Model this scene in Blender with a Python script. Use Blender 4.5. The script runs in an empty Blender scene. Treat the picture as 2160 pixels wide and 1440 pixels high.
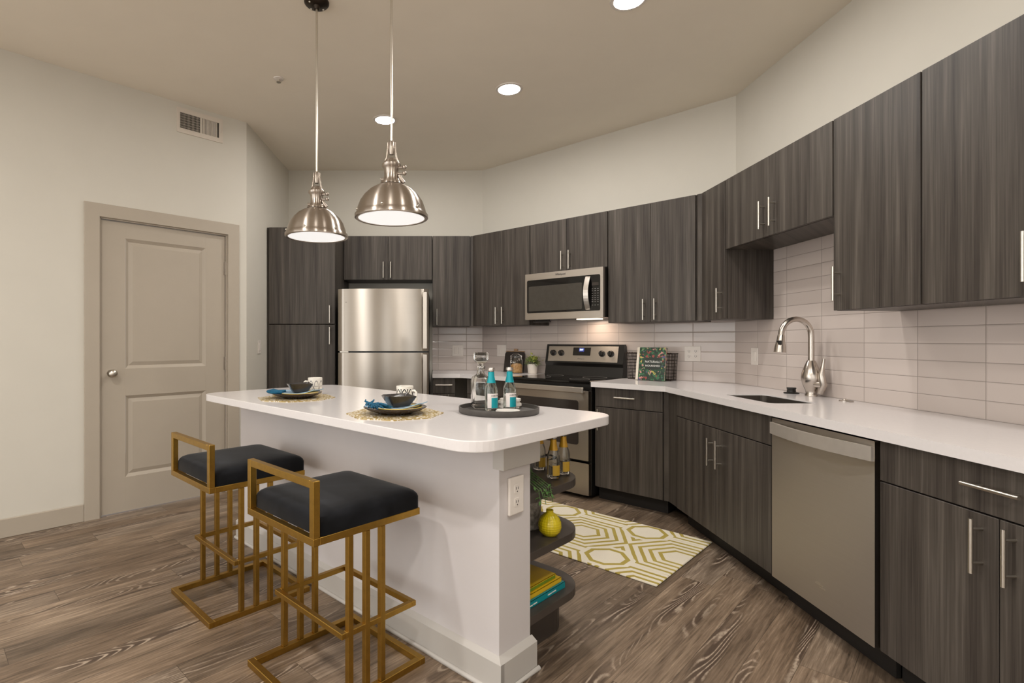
import bpy, bmesh, math, random
from mathutils import Matrix, Vector
random.seed(7)
PI = math.pi
S2 = math.sqrt(2)
C = bpy.context.scene.collection
SC = bpy.context.scene

# ------------------------------------------------------------------ camera, world, exposure
CAM_H = 1.235
cam = bpy.data.objects.new('camera', bpy.data.cameras.new('camera'))
C.objects.link(cam)
cam.location = (0, 0, CAM_H)
cam.rotation_euler = (PI / 2, 0, 0)
cam.data.sensor_width = 36
cam.data.lens = 1119 / 2160 * 36
cam.data.shift_x = 156 / 2160
cam.data.shift_y = -3 / 2160
cam.data.clip_start = 0.05
SC.camera = cam
world = bpy.data.worlds.new('world')
SC.world = world
world.use_nodes = True
wbg = world.node_tree.nodes['Background']
wbg.inputs[0].default_value = (0.99, 0.985, 0.965, 1)
wbg.inputs[1].default_value = 2.5
SC.view_settings.view_transform = 'Standard'
SC.view_settings.look = 'None'
SC.view_settings.gamma = 1
SC.view_settings.use_curve_mapping = False
SC.view_settings.exposure = 0.17
DISC = 230.0        # radiance of the recessed ceiling lamps
PEND = .66        # radiance of the pendant diffusers

def lamp(name, loc, power, size, color=(1, .965, .92), rot=(0, 0, 0), shape='DISK'):
    d = bpy.data.lights.new(name, 'AREA')
    d.energy = power; d.color = color; d.shape = shape; d.size = size
    o = bpy.data.objects.new(name, d)
    o.location = loc; o.rotation_euler = rot
    C.objects.link(o)
    return o
# the rows of recessed lamps go on over the living side of the room, behind the camera
for x, y, pw in ((1.2, .9, 16), (-1.75, 1.2, 32), (-.15, -.05, 28), (.2, -1.6, 14), (-2.2, -.8, 14)):
    lamp('ceiling_lamp_light', (x, y, 3.03), pw, .16)

# ------------------------------------------------------------------ mesh helpers
ORG = {}
ROT = {}
def R2(rot, x, y):
    c, s = math.cos(rot), math.sin(rot)
    return (c * x - s * y, s * x + c * y)
def props(o, label=None, cat=None, group=None, kind=None):
    if label: o['label'] = label
    if cat: o['category'] = cat
    if group: o['group'] = group
    if kind: o['kind'] = kind
    return o
def thing(name, label, cat, org=(0, 0, 0), rot=0.0, group=None, kind=None):
    """An Empty at the thing's base; org is in the wall frame turned by rot."""
    o = bpy.data.objects.new(name, None)
    o.empty_display_size = 0.1
    C.objects.link(o)
    x, y = R2(rot, org[0], org[1])
    o.location = (x, y, org[2]); o.rotation_euler = (0, 0, rot)
    ORG[o.name] = Vector(org); ROT[o.name] = rot
    return props(o, label, cat, group, kind)
def root_of(o):
    while o.parent: o = o.parent
    return o

class MB:
    def __init__(self): self.bm = bmesh.new()
    def _merge(self, b, M=None, smooth=False):
        if M is not None: bmesh.ops.transform(b, matrix=M, verts=b.verts)
        bmesh.ops.recalc_face_normals(b, faces=b.faces)
        vm = {v: self.bm.verts.new(v.co) for v in b.verts}
        for f in b.faces:
            try: nf = self.bm.faces.new([vm[v] for v in f.verts])
            except ValueError: continue
            nf.smooth = smooth or f.smooth
        b.free()
        return self
    def box(self, x0, x1, y0, y1, z0, z1, bev=0.0, seg=2, smooth=False, M=None):
        b = bmesh.new()
        bmesh.ops.create_cube(b, size=1.0)
        for v in b.verts:
            v.co = Vector(((x0 + x1) / 2 + v.co.x * (x1 - x0), (y0 + y1) / 2 + v.co.y * (y1 - y0), (z0 + z1) / 2 + v.co.z * (z1 - z0)))
        if bev > 0:
            bmesh.ops.bevel(b, geom=b.edges[:], offset=bev, segments=seg, profile=0.5, affect='EDGES')
        return self._merge(b, M, smooth)
    def prism(self, pts, z0, z1, M=None, holes=(), smooth=False, bev=0.0):
        b = bmesh.new()
        edges = []
        for loop in [pts] + list(holes):
            vs = [b.verts.new((p[0], p[1], z0)) for p in loop]
            edges += [b.edges.new((vs[i], vs[(i + 1) % len(vs)])) for i in range(len(vs))]
        if holes:
            bmesh.ops.triangle_fill(b, edges=edges, use_beauty=True, use_dissolve=False)
        else:
            b.faces.new(b.verts[:])
        r = bmesh.ops.extrude_face_region(b, geom=b.faces[:])
        for g in r['geom']:
            if isinstance(g, bmesh.types.BMVert): g.co.z = z1
        if bev > 0:
            es = [e for e in b.edges if abs(e.verts[0].co.z - e.verts[1].co.z) < 1e-6 and len(e.link_faces) == 2 and abs(e.calc_face_angle(0)) > 1.0]
            bmesh.ops.bevel(b, geom=es, offset=bev, segments=2, profile=0.5, affect='EDGES')
        return self._merge(b, M, smooth)
    def lathe(self, prof, c=(0, 0, 0), n=32, M=None, smooth=True, close=False):
        """prof: list of (radius, z)"""
        b = bmesh.new()
        rings = []
        for r, z in prof:
            if r < 1e-6: rings.append([b.verts.new((0, 0, z))])
            else: rings.append([b.verts.new((r * math.cos(2 * PI * i / n), r * math.sin(2 * PI * i / n), z)) for i in range(n)])
        pairs = list(zip(rings, rings[1:]))
        if close: pairs.append((rings[-1], rings[0]))
        for A, B in pairs:
            for i in range(n):
                j = (i + 1) % n
                if len(A) == 1 and len(B) == 1: continue
                if len(A) == 1: f = b.faces.new((A[0], B[j], B[i]))
                elif len(B) == 1: f = b.faces.new((A[i], A[j], B[0]))
                else: f = b.faces.new((A[i], A[j], B[j], B[i]))
                f.smooth = smooth
        T = Matrix.Translation(c)
        return self._merge(b, T @ M if M is not None else T)
    def cyl(self, p0, p1, r, n=12, r1=None, smooth=True):
        p0, p1 = Vector(p0), Vector(p1)
        d = p1 - p0
        b = bmesh.new()
        bmesh.ops.create_cone(b, cap_ends=True, segments=n, radius1=r, radius2=r if r1 is None else r1, depth=d.length)
        for f in b.faces: f.smooth = smooth and len(f.verts) == 4
        q = Vector((0, 0, 1)).rotation_difference(d.normalized()).to_matrix().to_4x4()
        return self._merge(b, Matrix.Translation((p0 + p1) / 2) @ q)
    def tube(self, pts, r, n=10, closed=False):
        """round tube through points; r may be a list"""
        pts = [Vector(p) for p in pts]
        m = len(pts)
        rs = r if isinstance(r, (list, tuple)) else [r] * m
        b = bmesh.new(); rings = []; up = None
        for k, p in enumerate(pts):
            if closed: t = pts[(k + 1) % m] - pts[k - 1]
            else: t = pts[min(k + 1, m - 1)] - pts[max(k - 1, 0)]
            t.normalize()
            if up is None:
                up = t.cross(Vector((0, 0, 1)))
                if up.length < 1e-3: up = t.cross(Vector((1, 0, 0)))
            up = (up - t * up.dot(t)).normalized()
            w = t.cross(up)
            rings.append([b.verts.new(p + rs[k] * (math.cos(2 * PI * i / n) * up + math.sin(2 * PI * i / n) * w)) for i in range(n)])
        pr = list(zip(rings, rings[1:])) + ([(rings[-1], rings[0])] if closed else [])
        for A, B in pr:
            for i in range(n):
                j = (i + 1) % n
                b.faces.new((A[i], A[j], B[j], B[i])).smooth = True
        if not closed:
            b.faces.new(rings[0]); b.faces.new(rings[-1])
        return self._merge(b)
    def bar(self, p0, p1, w, h=None):
        """square bar between two axis-aligned points"""
        h = h or w
        lo = [min(a, c) for a, c in zip(p0, p1)]; hi = [max(a, c) for a, c in zip(p0, p1)]
        ext = [w / 2, w / 2, h / 2]
        return self.box(lo[0] - ext[0], hi[0] + ext[0], lo[1] - ext[1], hi[1] + ext[1], lo[2] - ext[2], hi[2] + ext[2], 0.0015, 1)
    def sphere(self, c, r, n=16, M=None, sc=(1, 1, 1)):
        b = bmesh.new()
        bmesh.ops.create_uvsphere(b, u_segments=n, v_segments=max(6, n // 2), radius=r)
        for v in b.verts: v.co = Vector((v.co.x * sc[0], v.co.y * sc[1], v.co.z * sc[2]))
        T = Matrix.Translation(c)
        return self._merge(b, T @ M if M is not None else T, True)
    def arc(self, cx, cy, r, a0, a1, z0, z1, n=12, t=0.0006, r1=None):
        """curved label wrapped round a bottle"""
        r1 = r if r1 is None else r1
        b = bmesh.new(); cols = []
        for i in range(n + 1):
            a = a0 + (a1 - a0) * i / n
            cols.append([b.verts.new((cx + q * math.cos(a), cy + q * math.sin(a), z)) for q, z in ((r, z0), (r1, z1), (r1 + t, z1), (r + t, z0))])
        for A, B in zip(cols, cols[1:]):
            for k in range(4):
                b.faces.new((A[k], A[(k + 1) % 4], B[(k + 1) % 4], B[k])).smooth = True
        b.faces.new(cols[0]); b.faces.new(cols[-1])
        return self._merge(b)
    def poly(self, pts, faces, smooth=False, M=None):
        b = bmesh.new()
        vs = [b.verts.new(p) for p in pts]
        for f in faces: b.faces.new([vs[i] for i in f])
        return self._merge(b, M, smooth)
    def text(self, body, size, M, depth=0.0004, align='CENTER'):
        cu = bpy.data.curves.new('lettering', 'FONT')
        cu.body = body; cu.size = size; cu.align_x = align; cu.align_y = 'CENTER'; cu.extrude = depth; cu.resolution_u = 3
        o = bpy.data.objects.new('lettering', cu); C.objects.link(o)
        dg = bpy.context.evaluated_depsgraph_get()
        me = bpy.data.meshes.new_from_object(o.evaluated_get(dg))
        bpy.data.objects.remove(o); bpy.data.curves.remove(cu)
        b = bmesh.new(); b.from_mesh(me); bpy.data.meshes.remove(me)
        return self._merge(b, M)
    def build(self, name, mat, parent=None, label=None):
        me = bpy.data.meshes.new(name)
        if parent is not None:
            r = root_of(parent)
            if r.name in ORG: bmesh.ops.translate(self.bm, verts=self.bm.verts, vec=-ORG[r.name])
        for e in self.bm.edges:
            if len(e.link_faces) == 2 and (e.link_faces[0].smooth != e.link_faces[1].smooth or e.calc_face_angle(0) > .87): e.smooth = False
        self.bm.to_mesh(me); self.bm.free()
        for m in (mat if isinstance(mat, (list, tuple)) else [mat]): me.materials.append(m)
        o = bpy.data.objects.new(name, me)
        C.objects.link(o)
        if parent is not None: o.parent = parent
        if label: o['label'] = label
        return o
def solo(mb, name, mat, label, cat, org=(0, 0, 0), rot=0.0, group=None, kind=None):
    """a thing that is one mesh; vertices given in the wall frame"""
    bmesh.ops.translate(mb.bm, verts=mb.bm.verts, vec=-Vector(org))
    o = mb.build(name, mat)
    x, y = R2(rot, org[0], org[1])
    o.location = (x, y, org[2]); o.rotation_euler = (0, 0, rot)
    ORG[o.name] = Vector(org); ROT[o.name] = rot
    return props(o, label, cat, group, kind)
def struct(mb, name, mat, rot=0.0):
    o = mb.build(name, mat)
    o.rotation_euler = (0, 0, rot)
    o['kind'] = 'structure'
    return o
FACE = Matrix.Rotation(PI / 2, 4, 'X')     # text standing up, read from -y
def at(x, y, z, rz=0.0): return Matrix.Translation((x, y, z)) @ Matrix.Rotation(rz, 4, 'Z')
def rrect(x0, x1, y0, y1, r, n=8):
    """r: radius or four radii (x0y0, x1y0, x1y1, x0y1)"""
    rs = r if isinstance(r, (list, tuple)) else [r] * 4
    pts = []
    for (cx, cy, sx, sy, a0), q in zip(((x0, y0, 1, 1, PI), (x1, y0, -1, 1, 1.5 * PI), (x1, y1, -1, -1, 0), (x0, y1, 1, -1, .5 * PI)), rs):
        if q <= 0: pts.append((cx, cy)); continue
        for i in range(n + 1):
            a = a0 + PI / 2 * i / n
            pts.append((cx + sx * q + q * math.cos(a), cy + sy * q + q * math.sin(a)))
    return pts

# ------------------------------------------------------------------ materials
def srgb(r, g, b):
    f = lambda c: (c / 255 / 12.92) if c / 255 <= 0.04045 else ((c / 255 + 0.055) / 1.055) ** 2.4
    return (f(r), f(g), f(b), 1)
class NT:
    def __init__(self, name):
        self.m = bpy.data.materials.new(name); self.m.use_nodes = True
        self.t = self.m.node_tree; self.b = self.t.nodes['Principled BSDF']
    def n(self, typ, **kw):
        o = self.t.nodes.new(typ)
        for k, v in kw.items():
            if k.startswith('i_'): o.inputs[k[2:].replace('_', ' ')].default_value = v
            else: setattr(o, k, v)
        return o
    def l(self, a, b): self.t.links.new(a, b)
    def val(self, x, sock):
        if hasattr(x, 'is_linked'): self.l(x, sock)
        else: sock.default_value = x
    def math(self, op, a, b=None, c=None, clamp=False):
        o = self.n('ShaderNodeMath', operation=op, use_clamp=clamp)
        for i, x in enumerate((a, b, c)):
            if x is not None: self.val(x, o.inputs[i])
        return o.outputs[0]
    def ramp(self, fac, stops, interp='LINEAR'):
        o = self.n('ShaderNodeValToRGB')
        o.color_ramp.interpolation = interp
        e = o.color_ramp.elements
        while len(e) < len(stops): e.new(0.5)
        for el, (p, c) in zip(e, stops): el.position = p; el.color = c
        self.l(fac, o.inputs[0])
        return o.outputs[0]
    def mix(self, fac, a, b, mode='MIX'):
        o = self.n('ShaderNodeMix', data_type='RGBA', blend_type=mode)
        self.val(fac, o.inputs[0]); self.val(a, o.inputs[6]); self.val(b, o.inputs[7])
        return o.outputs[2]
    def coords(self, scale=(1, 1, 1), loc=None, rnd=False):
        tc = self.n('ShaderNodeTexCoord'); mp = self.n('ShaderNodeMapping')
        mp.inputs['Scale'].default_value = scale
        if loc is not None: self.val(loc, mp.inputs['Location'])
        src = tc.outputs['Object']
        if rnd:
            oi = self.n('ShaderNodeObjectInfo'); ad = self.n('ShaderNodeVectorMath', operation='MULTIPLY_ADD')
            self.l(oi.outputs['Random'], ad.inputs[0]); ad.inputs[1].default_value = (37, 0, 11); self.l(src, ad.inputs[2])
            src = ad.outputs[0]
        self.l(src, mp.inputs[0])
        return mp.outputs[0]
    def noise(self, vec, scale=1, detail=4, rough=.55, dist=0.0):
        o = self.n('ShaderNodeTexNoise')
        o.inputs['Scale'].default_value = scale; o.inputs['Detail'].default_value = detail
        o.inputs['Roughness'].default_value = rough; o.inputs['Distortion'].default_value = dist
        self.l(vec, o.inputs['Vector'])
        return o.outputs[0]
    def xyz(self, vec):
        o = self.n('ShaderNodeSeparateXYZ'); self.l(vec, o.inputs[0]); return o.outputs
    def vec(self, x, y, z):
        o = self.n('ShaderNodeCombineXYZ')
        for i, v in enumerate((x, y, z)): self.val(v, o.inputs[i])
        return o.outputs[0]
    def bump(self, h, strength=.2, dist=.01):
        o = self.n('ShaderNodeBump'); o.inputs['Strength'].default_value = strength; o.inputs['Distance'].default_value = dist
        self.l(h, o.inputs['Height']); self.l(o.outputs[0], self.b.inputs['Normal'])
    def set(self, **kw):
        for k, v in kw.items(): self.val(v, self.b.inputs[k.replace('_', ' ')])
        return self
def plain(name, col, rough=.5, metal=0.0, var=.06, scale=30, bump=0.0, spec=None, **kw):
    t = NT(name)
    c = t.coords()
    nz = t.noise(c, scale, 3)
    a = tuple(x * (1 - var) for x in col[:3]) + (1,); b = tuple(min(1, x * (1 + var)) for x in col[:3]) + (1,)
    t.l(t.ramp(nz, [(.3, a), (.7, b)]), t.b.inputs['Base Color'])
    t.set(Roughness=rough, Metallic=metal, **kw)
    if spec is not None: t.set(Specular_IOR_Level=spec)
    if bump: t.bump(nz, bump, .002)
    return t.m
def steel(name, col, rough=.28, aniso=.0, axis='Z', streak=(2, 2, 220)):
    t = NT(name)
    c = t.coords(streak)
    nz = t.noise(c, 1, 3)
    t.l(t.ramp(nz, [(.3, tuple(x * .975 for x in col[:3]) + (1,)), (.7, col)]), t.b.inputs['Base Color'])
    t.l(t.math('MULTIPLY_ADD', nz, .012, rough - .006), t.b.inputs['Roughness'])
    t.set(Metallic=1.0)
    if aniso:
        # brushed sideways: highlights spread up and down
        t.l(t.vec(0, 0, 1), t.b.inputs['Tangent']); t.set(Anisotropic=aniso)
    return t.m
def glass(name, col=(1, 1, 1, 1), rough=0.0, ior=1.45):
    t = NT(name)
    c = t.coords(); nz = t.noise(c, 25, 2)
    t.l(t.ramp(nz, [(.2, tuple(x * .97 for x in col[:3]) + (1,)), (.8, col)]), t.b.inputs['Base Color'])
    t.set(Roughness=rough, IOR=ior, Transmission_Weight=1.0)
    return t.m
def emit(name, col, strength, base=(.9, .9, .9, 1)):
    t = NT(name)
    t.set(Base_Color=base, Roughness=.4, Emission_Color=col, Emission_Strength=strength)
    return t.m

def make_cabinet_wood():
    t = NT('cabinet_laminate')
    v = t.coords((1, 1, 1), rnd=True)
    x, y, z = t.xyz(v)
    xy = t.math('ADD', x, y)
    fine = t.noise(t.vec(t.math('MULTIPLY', xy, 150), 0, t.math('MULTIPLY', z, 2.5)), 1, 5, .6)
    wide = t.noise(t.vec(t.math('MULTIPLY', xy, 22), 3, t.math('MULTIPLY', z, .7)), 1, 3, .5)
    f = t.math('ADD', t.math('MULTIPLY', fine, .45), t.math('MULTIPLY', wide, .55))
    col = t.ramp(f, [(.32, srgb(42, 37, 34)), (.45, srgb(66, 60, 55)), (.55, srgb(79, 73, 67)), (.70, srgb(106, 98, 91))])
    t.l(col, t.b.inputs['Base Color'])
    t.set(Roughness=.42, Specular_IOR_Level=.25)
    t.bump(fine, .06, .001)
    return t.m
def make_floor():
    t = NT('floor_planks')
    x, y, z = t.xyz(t.coords())
    W, L = .152, 1.22
    ix = t.math('FLOOR', t.math('DIVIDE', x, W))
    wn = t.n('ShaderNodeTexWhiteNoise', noise_dimensions='1D'); t.l(ix, wn.inputs['W'])
    yo = t.math('MULTIPLY_ADD', wn.outputs[0], L, y)
    iy = t.math('FLOOR', t.math('DIVIDE', yo, L))
    wn2 = t.n('ShaderNodeTexWhiteNoise', noise_dimensions='2D'); t.l(t.vec(ix, iy, 0), wn2.inputs['Vector'])
    pl = wn2.outputs[0]
    off = t.math('MULTIPLY', pl, 40)
    lx = t.math('SUBTRACT', x, t.math('MULTIPLY', ix, W))
    # broad tone, fine fibre and cathedral rings of each plank
    fib = t.noise(t.vec(t.math('MULTIPLY', x, 120), t.math('MULTIPLY', y, 5), off), 1, 5, .65)
    broad = t.noise(t.vec(t.math('MULTIPLY', x, 9), t.math('MULTIPLY', y, 1.6), off), 1, 4, .6)
    ringf = t.noise(t.vec(t.math('MULTIPLY', lx, 7), t.math('MULTIPLY', y, 1.05), off), 1, 1.5, .5, .25)
    ring = t.math('SINE', t.math('MULTIPLY', ringf, 150))
    wob = t.noise(t.vec(t.math('MULTIPLY', x, 90), t.math('MULTIPLY', y, 40), off), 1, 3, .7)
    ring = t.math('ADD', ring, t.math('MULTIPLY', t.math('SUBTRACT', wob, .5), 1.6))
    mask = t.noise(t.vec(t.math('MULTIPLY', lx, 12), t.math('MULTIPLY', y, .8), t.math('ADD', off, 9)), 1, 2, .5)
    mask = t.math('MULTIPLY', t.math('SUBTRACT', mask, .56), 9, clamp=True)
    base = t.ramp(t.math('ADD', t.math('MULTIPLY', broad, .5), t.math('MULTIPLY', fib, .5)),
                  [(.34, srgb(80, 69, 58)), (.45, srgb(122, 107, 92)), (.55, srgb(147, 131, 114)), (.66, srgb(186, 169, 150))])
    tone = t.ramp(pl, [(0, srgb(190, 184, 178)), (.35, srgb(255, 248, 240)), (.7, srgb(214, 204, 194)), (1, srgb(255, 255, 255))])
    base = t.mix(1.0, base, tone, 'MULTIPLY')
    rc = t.ramp(ring, [(0.0, srgb(74, 60, 50)), (.3, srgb(98, 82, 70)), (.65, srgb(132, 114, 100)), (1.0, srgb(184, 168, 148))])
    col = t.mix(t.math('MULTIPLY', mask, .85), base, rc)
    # joints between planks
    ex = t.math('MINIMUM', lx, t.math('SUBTRACT', W, lx))
    ly = t.math('SUBTRACT', yo, t.math('MULTIPLY', iy, L))
    ey = t.math('MINIMUM', ly, t.math('SUBTRACT', L, ly))
    e = t.math('LESS_THAN', t.math('MINIMUM', ex, ey), .0011)
    col = t.mix(t.math('MULTIPLY', e, .55), col, srgb(40, 32, 27))
    t.l(col, t.b.inputs['Base Color'])
    t.set(Roughness=.42, Specular_IOR_Level=.4)
    t.bump(t.math('ADD', fib, t.math('MULTIPLY', e, -2)), .12, .002)
    return t.m
def make_tile():
    t = NT('backsplash_tile')
    x, y, z = t.xyz(t.coords())
    W, Hh = .305, .0765
    ix = t.math('FLOOR', t.math('DIVIDE', x, W)); iz = t.math('FLOOR', t.math('DIVIDE', t.math('SUBTRACT', z, .914), Hh))
    lx = t.math('SUBTRACT', x, t.math('MULTIPLY', ix, W))
    lz = t.math('SUBTRACT', t.math('SUBTRACT', z, .914), t.math('MULTIPLY', iz, Hh))
    ex = t.math('MINIMUM', lx, t.math('SUBTRACT', W, lx)); ez = t.math('MINIMUM', lz, t.math('SUBTRACT', Hh, lz))
    ed = t.math('MINIMUM', ex, ez)
    wn = t.n('ShaderNodeTexWhiteNoise', noise_dimensions='2D'); t.l(t.vec(ix, iz, 0), wn.inputs['Vector'])
    tile = t.mix(wn.outputs[0], srgb(195, 183, 176), srgb(207, 195, 188))
    joint = t.math('LESS_THAN', ed, .0013)
    t.l(t.mix(joint, tile, srgb(142, 132, 124)), t.b.inputs['Base Color'])
    t.l(t.math('MULTIPLY_ADD', joint, .5, .16), t.b.inputs['Roughness'])
    h = t.math('MULTIPLY', t.math('MINIMUM', ed, .006), 160)
    wave = t.noise(t.coords((6, 6, 16)), 1, 2)
    t.bump(t.math('ADD', h, t.math('MULTIPLY', wave, .5)), .5, .002)
    return t.m
def make_rug():
    t = NT('rug_weave')
    x, y, z = t.xyz(t.coords())          # x along the length, y across
    PX, PY = .61, .533
    def fold(v, P):
        q = t.math('SUBTRACT', v, t.math('MULTIPLY', t.math('ROUND', t.math('DIVIDE', v, P)), P))
        return t.math('ABSOLUTE', q)
    p, q = fold(x, PX), fold(y, PY)       # folded cell: centre of a long hexagon
    pc, qc = t.math('SUBTRACT', PX / 2, p), t.math('SUBTRACT', PY / 2, q)   # from the small octagon
    do = t.math('MAXIMUM', t.math('MAXIMUM', pc, qc), t.math('MULTIPLY', t.math('ADD', pc, qc), .74))
    dh = t.math('MAXIMUM', q, t.math('MULTIPLY_ADD', p, .78, t.math('MULTIPLY', q, .50)))
    wob = t.math('MULTIPLY', t.math('SUBTRACT', t.noise(t.coords((14, 14, 1)), 1, 2), .5), .006)
    dh = t.math('ADD', dh, wob)
    st = t.math('FRACT', t.math('DIVIDE', t.math('SUBTRACT', dh, .078), .047))
    lines = t.math('MULTIPLY', t.math('LESS_THAN', st, .42), t.math('GREATER_THAN', dh, .078))
    outside = t.math('GREATER_THAN', do, .148)
    lines = t.math('MULTIPLY', lines, outside)
    oc = t.math('MULTIPLY', t.math('GREATER_THAN', do, .094), t.math('LESS_THAN', do, .120))
    m = t.math('MAXIMUM', lines, oc)
    gold = t.mix(t.noise(t.coords((4, 4, 1)), 1, 2), srgb(166, 144, 62), srgb(196, 178, 104))
    pile = t.noise(t.coords((300, 300, 1)), 1, 2)
    cream = t.mix(pile, srgb(222, 212, 192), srgb(242, 234, 216))
    t.l(t.mix(m, cream, gold), t.b.inputs['Base Color'])
    t.set(Roughness=.95, Specular_IOR_Level=.1)
    t.bump(pile, .5, .003)
    return t.m
def make_mug(name, style):
    t = NT(name)
    x, y, z = t.xyz(t.coords())
    ang = t.math('ARCTAN2', y, x)
    u = t.math('FRACT', t.math('MULTIPLY', ang, 8 / (2 * PI)))
    u = t.math('ABSOLUTE', t.math('SUBTRACT', u, .5))        # 0 centre .. .5 edge
    if style == 0:   # dark arches above a plain foot, second row low down
        def row(z0, h):
            w = t.math('DIVIDE', t.math('SUBTRACT', z, z0), h)
            inr = t.math('MULTIPLY', t.math('GREATER_THAN', w, 0), t.math('LESS_THAN', w, 1))
            d = t.math('SUBTRACT', t.math('MULTIPLY_ADD', t.math('MULTIPLY', w, w), .45, .08), u)
            arch = t.math('LESS_THAN', t.math('ABSOLUTE', d), .085)
            stem = t.math('MULTIPLY', t.math('LESS_THAN', u, t.math('MULTIPLY', w, .09)), t.math('GREATER_THAN', w, .2))
            rim = t.math('LESS_THAN', w, .10)
            return t.math('MULTIPLY', inr, t.math('MAXIMUM', t.math('MAXIMUM', arch, stem), rim))
        m = t.math('MAXIMUM', row(.055, .033), row(.010, .034))
    else:
        w = t.math('DIVIDE', t.math('SUBTRACT', z, .052), .034)
        r = t.math('ADD', t.math('MULTIPLY', u, u), t.math('MULTIPLY', t.math('MULTIPLY', t.math('SUBTRACT', w, .2), t.math('SUBTRACT', w, .2)), .22))
        ring = t.math('MULTIPLY', t.math('GREATER_THAN', r, .085), t.math('LESS_THAN', r, .135))
        ring = t.math('MULTIPLY', ring, t.math('MULTIPLY', t.math('GREATER_THAN', w, .12), t.math('LESS_THAN', w, 1)))
        band = t.math('LESS_THAN', t.math('ABSOLUTE', t.math('SUBTRACT', z, .0525)), .0012)
        cz = t.math('DIVIDE', z, .050)
        cross = t.math('MULTIPLY', t.math('LESS_THAN', t.math('ABSOLUTE', t.math('SUBTRACT', t.math('MULTIPLY', u, 2), cz)), .09), t.math('LESS_THAN', cz, 1))
        m = t.math('MAXIMUM', t.math('MAXIMUM', ring, band), cross)
    t.l(t.mix(m, srgb(232, 226, 216), srgb(44, 42, 42) if style == 0 else srgb(120, 116, 116)), t.b.inputs['Base Color'])
    t.set(Roughness=.25)
    return t.m
def make_placemat():
    t = NT('gold_lattice_placemat')
    v = t.n('ShaderNodeTexVoronoi', feature='DISTANCE_TO_EDGE'); v.inputs['Scale'].default_value = 60
    t.l(t.coords(), v.inputs['Vector'])
    m = t.math('LESS_THAN', v.outputs['Distance'], .16)
    t.l(t.mix(m, srgb(226, 218, 204), srgb(176, 150, 84)), t.b.inputs['Base Color'])
    t.set(Roughness=.4, Metallic=t.math('MULTIPLY', m, .5))
    return t.m
def make_cookbook():
    t = NT('cookbook_cover')
    c = t.coords()
    v = t.n('ShaderNodeTexVoronoi'); v.inputs['Scale'].default_value = 62; t.l(c, v.inputs['Vector'])
    s = t.n('ShaderNodeSeparateColor'); t.l(v.outputs['Color'], s.inputs[0])
    pal = t.ramp(s.outputs[0], [(0, srgb(30, 62, 40)), (.30, srgb(50, 100, 64)), (.52, srgb(118, 146, 98)), (.60, srgb(26, 44, 34)), (.78, srgb(138, 62, 56)),
                                (.85, srgb(186, 132, 122)), (.91, srgb(176, 164, 84)), (.96, srgb(78, 80, 112))], 'CONSTANT')
    dark = t.math('LESS_THAN', t.noise(c, 45, 3), .43)
    t.l(t.mix(dark, pal, srgb(22, 40, 28)), t.b.inputs['Base Color'])
    t.set(Roughness=.4)
    return t.m
def make_vase():
    t = NT('yellow_glaze')
    x, y, z = t.xyz(t.coords())
    ang = t.math('ARCTAN2', y, x)
    w = t.math('MULTIPLY', t.math('SINE', t.math('ADD', t.math('MULTIPLY', ang, 12), t.math('MULTIPLY', z, 330))), t.math('SINE', t.math('SUBTRACT', t.math('MULTIPLY', ang, 12), t.math('MULTIPLY', z, 330))))
    t.set(Base_Color=srgb(206, 184, 24), Roughness=.2, Coat_Weight=.4)
    t.bump(w, .35, .002)
    return t.m
def make_textured(name, c0, c1, scale, rough=.8, bump=.5, stretch=(1, 1, 1)):
    t = NT(name)
    nz = t.noise(t.coords(stretch), scale, 4, .6)
    t.l(t.ramp(nz, [(.35, c0), (.65, c1)]), t.b.inputs['Base Color'])
    t.set(Roughness=rough)
    t.bump(nz, bump, .003)
    return t.m
def make_velvet():
    t = NT('black_velvet')
    nz = t.noise(t.coords((5, 5, 5)), 1, 3, .6, .6)
    t.l(t.ramp(nz, [(.42, srgb(12, 12, 14)), (.64, srgb(24, 25, 29)), (.80, srgb(44, 45, 52))]), t.b.inputs['Base Color'])  # lighter bluish patches put the velvet's sheen into the colour
    t.set(Roughness=.85, Specular_IOR_Level=.15, Sheen_Weight=.12, Sheen_Roughness=.4)
    return t.m

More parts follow.
